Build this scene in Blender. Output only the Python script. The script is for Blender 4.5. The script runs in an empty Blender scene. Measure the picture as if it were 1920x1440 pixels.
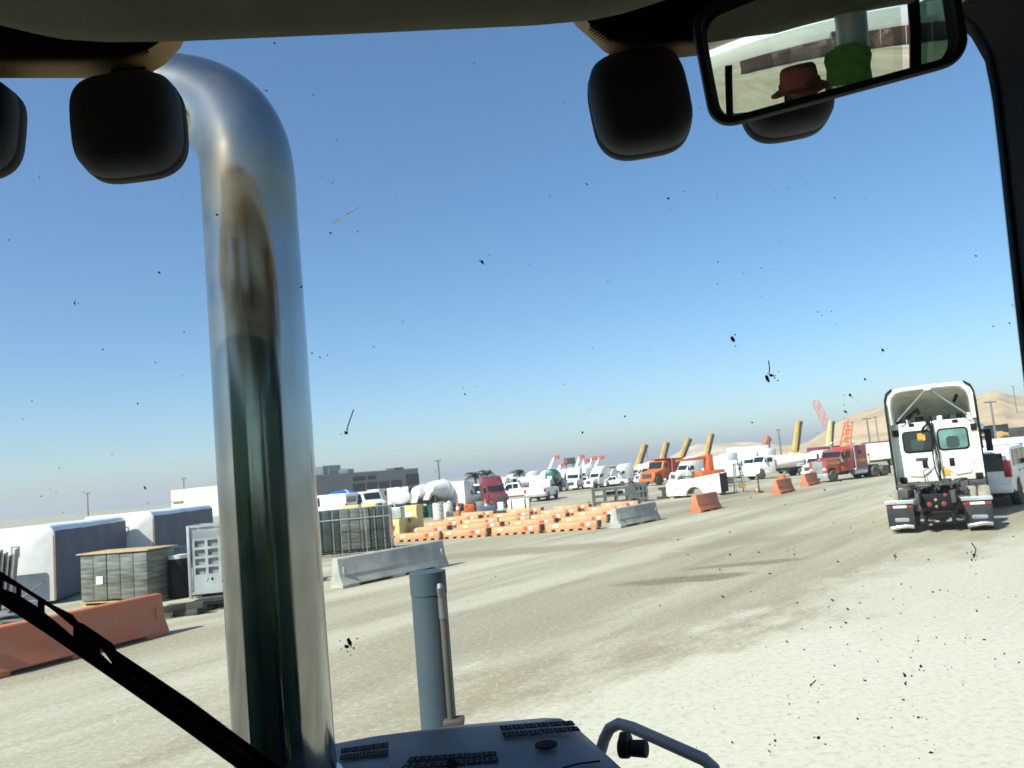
import bpy, bmesh, math, random
from mathutils import Vector, Matrix
rnd = random.Random(7)
S = bpy.context.scene
COL = S.collection
PI = math.pi
# ------------------------------------------------------------------ camera
F, CX, CY, H = 1500.0, 960.0, 720.0, 2.4
ROLL, PITCH = math.radians(5.14), math.radians(6.31)
_f = Vector((0, math.cos(PITCH), math.sin(PITCH)))
_r0 = Vector((1, 0, 0)); _u0 = Vector((0, -math.sin(PITCH), math.cos(PITCH)))
RT = math.cos(ROLL) * _r0 - math.sin(ROLL) * _u0
UP = math.sin(ROLL) * _r0 + math.cos(ROLL) * _u0
EYE = Vector((0, 0, H))
cam = bpy.data.cameras.new('camera'); co = bpy.data.objects.new('camera', cam); COL.objects.link(co)
cam.sensor_width = 36; cam.lens = 36 * F / 1920; cam.clip_start = 0.02; cam.clip_end = 6000
co.matrix_world = Matrix((( RT.x, UP.x, -_f.x, 0), (RT.y, UP.y, -_f.y, 0), (RT.z, UP.z, -_f.z, H), (0, 0, 0, 1)))
cam.dof.use_dof = True; cam.dof.focus_distance = 1.5; cam.dof.aperture_fstop = 14.0
S.camera = co
# ------------------------------------------------------------------ sun and sky
SUN_EL = math.radians(43); SUN_D = Vector((-0.75, -0.66, 0)).normalized()
sl = bpy.data.lights.new('sun', 'SUN'); sl.energy = 4.2; sl.angle = math.radians(0.53); sl.color = (1, 0.95, 0.86)
so = bpy.data.objects.new('sun', sl); COL.objects.link(so)
sv = Vector((SUN_D.x * math.cos(SUN_EL), SUN_D.y * math.cos(SUN_EL), math.sin(SUN_EL)))
so.rotation_euler = sv.to_track_quat('Z', 'Y').to_euler(); so.location = (0, 0, 60)
W = bpy.data.worlds.new('World'); S.world = W; W.use_nodes = True
nt = W.node_tree; nt.nodes.clear()
sk = nt.nodes.new('ShaderNodeTexSky'); sk.sky_type = 'NISHITA'; sk.sun_disc = False
sk.sun_elevation = SUN_EL; sk.sun_rotation = math.atan2(SUN_D.x, SUN_D.y)
sk.air_density = 1.0; sk.dust_density = 1.3; sk.ozone_density = 3.5; sk.altitude = 600
bg = nt.nodes.new('ShaderNodeBackground'); bg.inputs[1].default_value = 0.089
wo = nt.nodes.new('ShaderNodeOutputWorld')
hs = nt.nodes.new('ShaderNodeHueSaturation'); hs.inputs['Saturation'].default_value = 1.12
nt.links.new(sk.outputs[0], hs.inputs['Color'])
# the dusty band of air along the horizon: tints the sky by elevation
tcw = nt.nodes.new('ShaderNodeTexCoord'); sx = nt.nodes.new('ShaderNodeSeparateXYZ'); nt.links.new(tcw.outputs['Generated'], sx.inputs[0])
rw = nt.nodes.new('ShaderNodeValToRGB'); ew = rw.color_ramp.elements; ew.new(0.07); ew.new(0.2)
for k_, (p_, c_) in enumerate(((0.0, (0.98, 0.97, 1.06)), (0.07, (0.94, 0.96, 1.0)), (0.2, (0.98, 1.0, 1.0)), (0.6, (1.22, 1.18, 1.12)))): ew[k_].position = p_; ew[k_].color = (*c_, 1)
mw = nt.nodes.new('ShaderNodeMix'); mw.data_type = 'RGBA'; mw.blend_type = 'MULTIPLY'; mw.inputs[0].default_value = 1
nt.links.new(sx.outputs[2], rw.inputs[0]); nt.links.new(hs.outputs[0], mw.inputs[6]); nt.links.new(rw.outputs[0], mw.inputs[7]); nt.links.new(mw.outputs[2], bg.inputs[0]); nt.links.new(bg.outputs[0], wo.inputs[0])
S.view_settings.view_transform = 'Standard'; S.view_settings.look = 'None'
S.view_settings.exposure = 0.95; S.view_settings.gamma = 1.0
S.cycles.max_bounces = 8; S.cycles.transparent_max_bounces = 12

# ------------------------------------------------------------------ where things stand
def ray(px, py): return _f + RT * ((px - CX) / F) - UP * ((py - CY) / F)
def G(px, py, z=0.0):
    v = ray(px, py); return EYE + v * ((z - H) / v.z)
def P(px, py, Y):
    v = ray(px, py); return EYE + v * (Y / v.y)
def PG(px, Y, z=0.0):
    """Point on height z at distance Y, seen in column px near the horizon."""
    y = 973 - 0.09 * px
    for _ in range(3):
        v = ray(px, y); p = EYE + v * (Y / v.y); y += (p.z - z) * F / Y
    v = ray(px, y); p = EYE + v * (Y / v.y)
    return Vector((p.x, p.y, z))
LANE = Vector((0.62, 0.785, 0)).normalized()
def ang(v): return math.atan2(v[1], v[0])

# ------------------------------------------------------------------ materials
MATS = {}
def mat(name, col, rough=0.5, metal=0.0, var=0.12, scale=3.0, bump=0.0, bscale=40.0, coat=0.0, dirt=None, damt=0.35, spec=0.5, trans=0.0, stretch=None):
    if name in MATS: return MATS[name]
    m = bpy.data.materials.new(name); m.use_nodes = True; MATS[name] = m
    n = m.node_tree; b = n.nodes['Principled BSDF']
    b.inputs['Roughness'].default_value = rough; b.inputs['Metallic'].default_value = metal
    b.inputs['Coat Weight'].default_value = coat; b.inputs['Specular IOR Level'].default_value = spec
    b.inputs['Transmission Weight'].default_value = trans
    tc = n.nodes.new('ShaderNodeTexCoord')
    no = n.nodes.new('ShaderNodeTexNoise'); no.inputs['Scale'].default_value = scale; no.inputs['Detail'].default_value = 6
    src = tc.outputs['Object']
    if stretch:
        mp = n.nodes.new('ShaderNodeMapping'); mp.inputs['Scale'].default_value = stretch; n.links.new(src, mp.inputs[0]); src = mp.outputs[0]
    n.links.new(src, no.inputs['Vector'])
    r = n.nodes.new('ShaderNodeValToRGB')
    c = Vector(col)
    d = Vector(dirt) if dirt else c * (1 - var * 1.6)
    lo = c.lerp(d, damt if dirt else 1.0)
    hi = c * (1 + var * 0.5)
    r.color_ramp.elements[0].color = (*lo, 1); r.color_ramp.elements[1].color = (*[min(x, 0.95) for x in hi], 1)
    r.color_ramp.elements[0].position = 0.3; r.color_ramp.elements[1].position = 0.68
    n.links.new(no.outputs[0], r.inputs[0]); n.links.new(r.outputs[0], b.inputs['Base Color'])
    rr = n.nodes.new('ShaderNodeMapRange'); rr.inputs[3].default_value = max(rough - 0.1, 0.02); rr.inputs[4].default_value = min(rough + 0.15, 1)
    if metal < 0.9: n.links.new(no.outputs[0], rr.inputs[0]); n.links.new(rr.outputs[0], b.inputs['Roughness'])
    if bump:
        n2 = n.nodes.new('ShaderNodeTexNoise'); n2.inputs['Scale'].default_value = bscale; n2.inputs['Detail'].default_value = 5
        n.links.new(tc.outputs['Object'], n2.inputs['Vector'])
        bp = n.nodes.new('ShaderNodeBump'); bp.inputs['Strength'].default_value = bump; bp.inputs['Distance'].default_value = 0.02
        n.links.new(n2.outputs[0], bp.inputs['Height']); n.links.new(bp.outputs[0], b.inputs['Normal'])
    return m
DUST = (0.42, 0.36, 0.27)
WHITE = mat('white_paint', (0.80, 0.80, 0.76), 0.35, dirt=DUST, damt=0.18, coat=0.3)
WHITE2 = mat('grey_white_paint', (0.62, 0.64, 0.62), 0.4, dirt=DUST, damt=0.25)
CREAM = mat('cream_paint', (0.74, 0.72, 0.58), 0.45, dirt=DUST, damt=0.2)
RED = mat('red_paint', (0.36, 0.035, 0.018), 0.3, dirt=(0.25, 0.12, 0.08), damt=0.5, coat=0.5)
MAROON = mat('maroon_paint', (0.13, 0.012, 0.022), 0.3, dirt=(0.3, 0.12, 0.1), damt=0.4, coat=0.5)
ORANGE = mat('orange_paint', (0.58, 0.11, 0.02), 0.4, dirt=(0.4, 0.2, 0.1), damt=0.3)
PLASTIC = mat('orange_plastic', (0.50, 0.13, 0.048), 0.6, dirt=(0.40, 0.21, 0.13), damt=0.6, bump=0.15, bscale=8)
BEAM = mat('tan_orange_plastic', (0.50, 0.22, 0.085), 0.55, dirt=(0.62, 0.42, 0.25), damt=0.6)
YELLOW = mat('yellow_paint', (0.62, 0.38, 0.06), 0.4, dirt=DUST, damt=0.3)
PALEY = mat('pale_yellow_paint', (0.66, 0.52, 0.19), 0.5, dirt=DUST, damt=0.2)
BLUE = mat('blue_paint', (0.02, 0.14, 0.50), 0.35, coat=0.3)
GREEN = mat('green_paint', (0.01, 0.13, 0.08), 0.4, coat=0.2)
TAN = mat('tan_yellow_paint', (0.36, 0.20, 0.055), 0.6, dirt=DUST, damt=0.15, spec=0.3)
BLACK = mat('black_plastic', (0.008, 0.008, 0.009), 0.6, var=0.3, spec=0.25)
DBLACK = mat('dull_black', (0.007, 0.007, 0.008), 0.85, var=0.3, spec=0.15)
DARK = mat('dark_grey_metal', (0.035, 0.036, 0.038), 0.6, dirt=DUST, damt=0.12)
GREY = mat('grey_metal', (0.28, 0.30, 0.30), 0.45, metal=0.3, var=0.2)
LGREY = mat('light_grey_metal', (0.45, 0.49, 0.50), 0.4, metal=0.4, var=0.15)
RUBBER = mat('tyre_rubber', (0.03, 0.029, 0.027), 0.85, dirt=DUST, damt=0.25)
DTREAD = mat('dusty_tread', (0.33, 0.30, 0.22), 0.9, dirt=(0.15, 0.13, 0.10), damt=0.7, scale=9, bump=0.4)
CHROME = mat('chrome', (0.72, 0.73, 0.74), 0.13, metal=1.0, var=0.06, scale=6)
ALU = mat('aluminium', (0.62, 0.63, 0.63), 0.3, metal=1.0, var=0.1)
GLASS = mat('dark_glass', (0.012, 0.02, 0.022), 0.06, var=0.1, spec=0.8)
TGLASS = mat('teal_glass', (0.12, 0.24, 0.22), 0.1, var=0.3, scale=2, spec=0.8)
CONC = mat('concrete', (0.40, 0.39, 0.35), 0.9, var=0.18, scale=2.5, bump=0.3, bscale=30)
REDL = mat('red_lens', (0.5, 0.012, 0.012), 0.2, coat=0.6)
LENS = mat('clear_lens', (0.7, 0.72, 0.7), 0.1, metal=0.4)
WRAPG = mat('plastic_wrapped_mesh', (0.155, 0.165, 0.14), 0.3, var=0.45, scale=3, bump=0.5, bscale=9, coat=0.5, stretch=(0.5, 0.5, 5))
WRAPD = mat('dark_wrapped_mesh', (0.035, 0.05, 0.043), 0.35, var=0.3, scale=3, bump=0.4, bscale=14, coat=0.4)
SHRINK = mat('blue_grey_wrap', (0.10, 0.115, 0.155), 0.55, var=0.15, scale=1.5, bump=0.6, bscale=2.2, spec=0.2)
WRAPW = mat('sunlit_top_wrap', (0.72, 0.73, 0.74), 0.35, var=0.08, scale=1.5, bump=0.6, bscale=2.2, coat=0.2)
WOOD = mat('raw_wood', (0.50, 0.38, 0.18), 0.8, var=0.2, scale=6)
HOODM = mat('grey_hood_paint', (0.062, 0.073, 0.090), 0.5, dirt=(0.2, 0.18, 0.15), damt=0.12, scale=5, spec=0.22)
TUBEM = mat('grey_tube_paint', (0.042, 0.07, 0.092), 0.55, dirt=(0.25, 0.23, 0.2), damt=0.12, scale=7, spec=0.3)
LINER = mat('headliner_fabric', (0.20, 0.19, 0.14), 0.9, var=0.15, scale=8, bump=0.2, bscale=300, spec=0.1)
STICK = mat('white_sticker', (0.8, 0.82, 0.8), 0.5)
PALEB = mat('pale_blue_sticker', (0.45, 0.62, 0.68), 0.5)
REDST = mat('red_sticker', (0.62, 0.08, 0.05), 0.5)

# ------------------------------------------------------------------ mesh builder
def frame_of(d):
    d = d.normalized(); a = Vector((0, 0, 1)) if abs(d.z) < 0.95 else Vector((1, 0, 0))
    u = d.cross(a).normalized(); return u, d.cross(u).normalized()
class MB:
    def __init__(s): s.v = []; s.f = []; s.m = []
    def add(s, vs, fs, mi=0):
        o = len(s.v); s.v += [Vector(p) for p in vs]
        for f in fs: s.f.append([i + o for i in f]); s.m.append(mi)
        return s
    def box(s, c, d, rz=0.0, mi=0, ry=0.0, rx=0.0):
        R = Matrix.Rotation(rz, 3, 'Z') @ Matrix.Rotation(ry, 3, 'Y') @ Matrix.Rotation(rx, 3, 'X')
        c = Vector(c); vs = [c + R @ Vector((x * d[0] / 2, y * d[1] / 2, z * d[2] / 2)) for x in (-1, 1) for y in (-1, 1) for z in (-1, 1)]
        return s.add(vs, [(0, 1, 3, 2), (4, 6, 7, 5), (0, 4, 5, 1), (2, 3, 7, 6), (0, 2, 6, 4), (1, 5, 7, 3)], mi)
    def prism(s, prof, lo, hi, axis='y', mi=0):
        n = len(prof)
        def mk(p, t): return {'y': (p[0], t, p[1]), 'x': (t, p[0], p[1]), 'z': (p[0], p[1], t)}[axis]
        vs = [mk(p, lo) for p in prof] + [mk(p, hi) for p in prof]
        fs = [list(range(n)), list(range(2 * n - 1, n - 1, -1))] + [(i, (i + 1) % n, n + (i + 1) % n, n + i) for i in range(n)]
        return s.add(vs, fs, mi)
    def plate(s, p, q, y0, y1, t=0.03, inset=0.08, off=0.0, mi=0):
        """Thin plate on a sloping segment p-q of an xz profile, standing proud on its outer (left-hand) side."""
        p, q = Vector(p), Vector(q); d = q - p; L = d.length; d /= L; nrm = Vector((-d.y, d.x))
        a, b = p + d * inset + nrm * off, q - d * inset + nrm * off
        pr = [a, b, b + nrm * t, a + nrm * t]
        return s.prism([(w.x, w.y) for w in pr], y0, y1, 'y', mi)
    def loft(s, rings, mi=0, caps=True, closed=True):
        n = len(rings[0]); vs = [p for r in rings for p in r]; fs = []
        for k in range(len(rings) - 1):
            for i in range(n if closed else n - 1):
                j = (i + 1) % n; fs.append((k * n + i, k * n + j, (k + 1) * n + j, (k + 1) * n + i))
        if caps: fs += [list(range(n - 1, -1, -1)), list(range((len(rings) - 1) * n, len(rings) * n))]
        return s.add(vs, fs, mi)
    def cyl(s, p0, p1, r0, r1=None, n=12, mi=0, caps=True):
        p0, p1 = Vector(p0), Vector(p1); r1 = r0 if r1 is None else r1; u, w = frame_of(p1 - p0)
        R = [[p + (u * math.cos(2 * PI * i / n) + w * math.sin(2 * PI * i / n)) * r for i in range(n)] for p, r in ((p0, r0), (p1, r1))]
        return s.loft(R, mi, caps)
    def tube(s, path, r, n=8, mi=0, caps=True):
        path = [Vector(p) for p in path]; rings = []; u = None
        rs = r if isinstance(r, (list, tuple)) else [r] * len(path)
        for i, p in enumerate(path):
            d = (path[min(i + 1, len(path) - 1)] - path[max(i - 1, 0)]).normalized()
            if u is None: u, _ = frame_of(d)
            u = (u - d * u.dot(d)).normalized(); w = d.cross(u)
            rings.append([p + (u * math.cos(2 * PI * k / n) + w * math.sin(2 * PI * k / n)) * rs[i] for k in range(n)])
        return s.loft(rings, mi, caps)
    def lathe(s, prof, c, ax, n=20, mi=0, caps=True):
        c, ax = Vector(c), Vector(ax).normalized(); u, w = frame_of(ax)
        return s.loft([[c + ax * t + (u * math.cos(2 * PI * i / n) + w * math.sin(2 * PI * i / n)) * max(r, 1e-4) for i in range(n)] for r, t in prof], mi, caps)
    def quad(s, a, b, c, d, mi=0): return s.add([a, b, c, d], [(0, 1, 2, 3)], mi)
    def mesh(s, name, mats, bevel=0.0, seg=2, angle=38):
        me = bpy.data.meshes.new(name); me.from_pydata([tuple(p) for p in s.v], [], s.f)
        for m in (mats if isinstance(mats, (list, tuple)) else [mats]): me.materials.append(m)
        me.polygons.foreach_set('material_index', s.m)
        bm = bmesh.new(); bm.from_mesh(me)
        bmesh.ops.recalc_face_normals(bm, faces=bm.faces)
        if bevel:
            es = [e for e in bm.edges if len(e.link_faces) == 2 and e.calc_face_angle(0) > math.radians(25)]
            bmesh.ops.bevel(bm, geom=es, offset=bevel, segments=seg, profile=0.5, affect='EDGES', clamp_overlap=True)
        for f in bm.faces: f.smooth = True
        bm.to_mesh(me); bm.free(); me.set_sharp_from_angle(angle=math.radians(angle)); me.update()
        return me
    def build(s, name, mats, parent=None, bevel=0.0, seg=2, angle=38):
        return link(name, s.mesh(name, mats, bevel, seg, angle), parent)
def link(name, me, parent=None, loc=None):
    o = bpy.data.objects.new(name, me); COL.objects.link(o)
    if parent is not None: o.parent = parent
    if loc is not None: o.location = loc
    return o
def tag(o, label=None, cat=None, group=None, kind=None):
    if label: o['label'] = label
    if cat: o['category'] = cat
    if group: o['group'] = group
    if kind: o['kind'] = kind
    return o
def thing(name, label, cat, loc=(0, 0, 0), rz=0.0, group=None, sc=1.0):
    o = bpy.data.objects.new(name, None); COL.objects.link(o); o.empty_display_size = 0.2
    o.location = loc; o.rotation_euler = (0, 0, rz); o.scale = (sc, sc, sc)
    return tag(o, label, cat, group)
def copy_tree(o, parent=None):
    c = o.copy(); COL.objects.link(c)
    if parent is not None: c.parent = parent
    for ch in list(o.children): copy_tree(ch, c)
    return c
def dup(o, label, loc, rz, sc=None, group=None):
    c = copy_tree(o); c['label'] = label; c.location = loc; c.rotation_euler = (0, 0, rz)
    if sc: c.scale = (sc, sc, sc)
    if group: c['group'] = group
    return c

# ------------------------------------------------------------------ the ground
def ground_material():
    m = bpy.data.materials.new('crushed_stone_ground'); m.use_nodes = True
    n = m.node_tree; L = n.links.new; b = n.nodes['Principled BSDF']
    b.inputs['Roughness'].default_value = 0.95; b.inputs['Specular IOR Level'].default_value = 0.15
    tc = n.nodes.new('ShaderNodeTexCoord')
    def noise(scale, rot=0.0, sx=1.0, sy=1.0, det=6, rough=0.55, loc=(0, 0, 0)):
        mp = n.nodes.new('ShaderNodeMapping'); mp.vector_type = 'TEXTURE'
        mp.inputs['Rotation'].default_value = (0, 0, rot); mp.inputs['Scale'].default_value = (sx, sy, 1); mp.inputs['Location'].default_value = loc
        L(tc.outputs['Object'], mp.inputs[0])
        t = n.nodes.new('ShaderNodeTexNoise'); t.inputs['Scale'].default_value = scale; t.inputs['Detail'].default_value = det; t.inputs['Roughness'].default_value = rough
        L(mp.outputs[0], t.inputs['Vector']); return t.outputs[0]
    def ramp(src, stops):
        r = n.nodes.new('ShaderNodeValToRGB'); e = r.color_ramp.elements
        while len(e) < len(stops): e.new(0.5)
        for k, (p, c) in enumerate(stops): e[k].position = p; e[k].color = (*c, 1) if len(c) == 3 else (c[0],) * 3 + (1,)
        L(src, r.inputs[0]); return r.outputs[0]
    def mix(fac, a, c, mode='MIX'):
        x = n.nodes.new('ShaderNodeMix'); x.data_type = 'RGBA'; x.blend_type = mode
        if isinstance(fac, float): x.inputs[0].default_value = fac
        else: L(fac, x.inputs[0])
        for s, v in ((6, a), (7, c)):
            if isinstance(v, tuple): x.inputs[s].default_value = (*v, 1)
            else: L(v, x.inputs[s])
        return x.outputs[2]
    def math_(op, a, c):
        x = n.nodes.new('ShaderNodeMath'); x.operation = op; x.use_clamp = True
        for s, v in ((0, a), (1, c)):
            if isinstance(v, (int, float)): x.inputs[s].default_value = v
            else: L(v, x.inputs[s])
        return x.outputs[0]
    def blob(cx, cy, rx, ry, rot):
        """soft-edged patch of other soil with a ragged outline"""
        mp = n.nodes.new('ShaderNodeMapping'); mp.vector_type = 'TEXTURE'
        mp.inputs['Location'].default_value = (cx, cy, 0); mp.inputs['Rotation'].default_value = (0, 0, rot); mp.inputs['Scale'].default_value = (rx, ry, 1)
        L(tc.outputs['Object'], mp.inputs[0])
        g = n.nodes.new('ShaderNodeVectorMath'); g.operation = 'LENGTH'; L(mp.outputs[0], g.inputs[0])
        return g.outputs['Value']
    la = ang(LANE)
    streak = noise(0.35, la, 9.0, 0.9, 7, 0.6)
    streak2 = noise(1.1, la, 7.0, 0.55, 6, 0.6, (3, 9, 0))
    clump = noise(0.16, 0, 1, 1, 8, 0.6, (4, 2, 0))
    grit = noise(13.0, 0, 1, 1, 8, 0.72)
    fine = noise(55.0, 0, 1, 1, 3, 0.7)
    base = ramp(streak, [(0.34, (0.25, 0.21, 0.135)), (0.48, (0.37, 0.335, 0.24)), (0.62, (0.50, 0.47, 0.365))])
    base = mix(math_('MULTIPLY', ramp(streak2, [(0.52, (0,)), (0.66, (1,))]), 0.4), base, (0.25, 0.21, 0.135))
    base = mix(math_('MULTIPLY', ramp(clump, [(0.40, (1,)), (0.58, (0,))]), 0.25), base, (0.36, 0.325, 0.24))
    ragged = noise(0.9, la, 2.2, 1.0, 8, 0.65, (1, 7, 0))
    def patch(base, cx, cy, rx, ry, rot, col, amt, rag=0.9):
        d = blob(cx, cy, rx, ry, rot)
        s = n.nodes.new('ShaderNodeMath'); s.operation = 'ADD'; L(d, s.inputs[0])
        r2 = n.nodes.new('ShaderNodeMath'); r2.operation = 'MULTIPLY_ADD'; L(ragged, r2.inputs[0]); r2.inputs[1].default_value = -2 * rag; r2.inputs[2].default_value = rag
        L(r2.outputs[0], s.inputs[1])
        k = ramp(s.outputs[0], [(0.55, (1,)), (1.0, (0,))])
        return mix(math_('MULTIPLY', k, amt), base, col)
    for args in GROUND_PATCHES: base = patch(base, *args)
    base = mix(math_('MULTIPLY', ramp(grit, [(0.36, (1,)), (0.49, (0,))]), 0.36), base, (0.22, 0.19, 0.135))
    base = mix(math_('MULTIPLY', ramp(grit, [(0.53, (0,)), (0.62, (1,))]), 0.38), base, (0.60, 0.58, 0.51))
    base = mix(0.35, base, ramp(fine, [(0.3, (0.55,)), (0.7, (1.0,))]), 'MULTIPLY')
    L(base, b.inputs['Base Color'])
    bp = n.nodes.new('ShaderNodeBump'); bp.inputs['Strength'].default_value = 0.22; bp.inputs['Distance'].default_value = 0.03
    hs = math_('ADD', grit, math_('MULTIPLY', fine, 0.35)); L(hs, bp.inputs['Height']); L(bp.outputs[0], b.inputs['Normal'])
    return m
def gp(px, py): p = G(px, py); return p.x, p.y
la = ang(LANE)
# cx, cy, rx, ry, rot, colour, amount: patches of tan soil and of pale crushed limestone
GROUND_PATCHES = [
    (*gp(1560, 1200), 9.0, 2.6, la + 0.1, (0.31, 0.265, 0.18), 0.7),
    (*gp(1120, 1260), 3.8, 1.7, la - 0.5, (0.30, 0.25, 0.165), 0.75),
    (*gp(1000, 1160), 6.0, 1.6, la, (0.31, 0.27, 0.19), 0.7),
    (*gp(880, 1130), 13.0, 0.75, la - 0.03, (0.54, 0.515, 0.41), 0.5),
    (*gp(980, 1185), 9.0, 0.8, la - 0.02, (0.30, 0.265, 0.19), 0.6),
    (*gp(960, 1035), 6.5, 1.3, -0.15, (0.30, 0.24, 0.15), 0.9),
    (*gp(1300, 1085), 1.6, 0.5, 0, (0.19, 0.155, 0.105), 0.9),
    (*gp(1395, 1058), 1.5, 0.4, 0, (0.19, 0.16, 0.11), 0.85),
    (*gp(1400, 1015), 2.4, 0.8, 0.2, (0.27, 0.24, 0.18), 0.7),
    (*gp(1700, 1340), 5.0, 4.5, la, (0.58, 0.55, 0.44), 0.85),
    (*gp(1850, 1120), 8.0, 3.0, la, (0.55, 0.52, 0.42), 0.8),
]
def build_ground():
    bm = bmesh.new(); xs = [-3000, -600, -150, -40, -10, 0, 10, 40, 150, 600, 3000]
    g = [[bm.verts.new((x, y, 0)) for x in xs] for y in xs]
    for i in range(10):
        for j in range(10): bm.faces.new((g[i][j], g[i][j + 1], g[i + 1][j + 1], g[i + 1][j]))
    me = bpy.data.meshes.new('ground'); bm.to_mesh(me); bm.free(); me.materials.append(ground_material())
    tag(link('ground', me), kind='structure')
build_ground()

def hill(name, pts, Y, depth, col, seed):
    """A bare earth hill: crest follows (px, py) points at distance Y, with a slope to the front and to the back."""
    m = mat(name + '_soil', col, 0.95, var=0.22, scale=0.05, bump=0.6, bscale=0.25, spec=0.1)
    r = random.Random(seed); crest = [P(px, py, Y) for px, py in pts]
    fine = []
    for a, b in zip(crest, crest[1:]):
        k = max(2, int((b - a).length / 6))
        fine += [a.lerp(b, i / k) for i in range(k)]
    fine.append(crest[-1]); rows = []
    prof = [(-1.0, 0.0), (-0.85, 0.13), (-0.7, 0.30), (-0.55, 0.50), (-0.4, 0.68), (-0.25, 0.84), (-0.1, 0.96), (0.0, 1.0), (0.3, 0.95), (0.7, 0.5), (1.0, 0.0)]
    for t, h in prof:
        row = []
        for i, c in enumerate(fine):
            z = max(c.z, 0.3) * h
            if 0 < h < 1: z *= 1 + 0.13 * math.sin(i * 0.9 + 3 * t + seed) * (0.5 + r.random() * 0.6)
            row.append(Vector((c.x * (1 + t * depth / Y) + r.uniform(-1, 1), c.y + t * depth + r.uniform(-1.5, 1.5), z if h else -0.5)))
        rows.append(row)
    mb = MB(); mb.loft(rows, 0, False, False)
    tag(mb.build(name, m, angle=180), kind='structure')
hill('hill', [(1440, 838), (1500, 833), (1530, 822), (1560, 802), (1590, 781), (1625, 769), (1670, 758), (1740, 752), (1800, 748), (1850, 741), (1875, 738), (1905, 742), (1960, 744), (2060, 742), (2200, 760)], 420, 150, (0.55, 0.41, 0.25), 3)
hill('mesa_hill', [(1255, 858), (1285, 841), (1310, 834), (1350, 831), (1410, 829), (1450, 834), (1520, 842)], 560, 80, (0.56, 0.48, 0.35), 5)
mb = MB(); a = PG(1690, 190); b = PG(2100, 165)
mb.quad((a.x - 60, a.y + 40, 0.05), (b.x + 60, b.y - 30, 0.05), (b.x + 100, b.y + 20, 0.05), (a.x - 60, a.y + 75, 0.05))
tag(mb.build('road', mat('road_asphalt', (0.17, 0.16, 0.14), 0.9, var=0.2, scale=0.2)), kind='structure')
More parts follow.
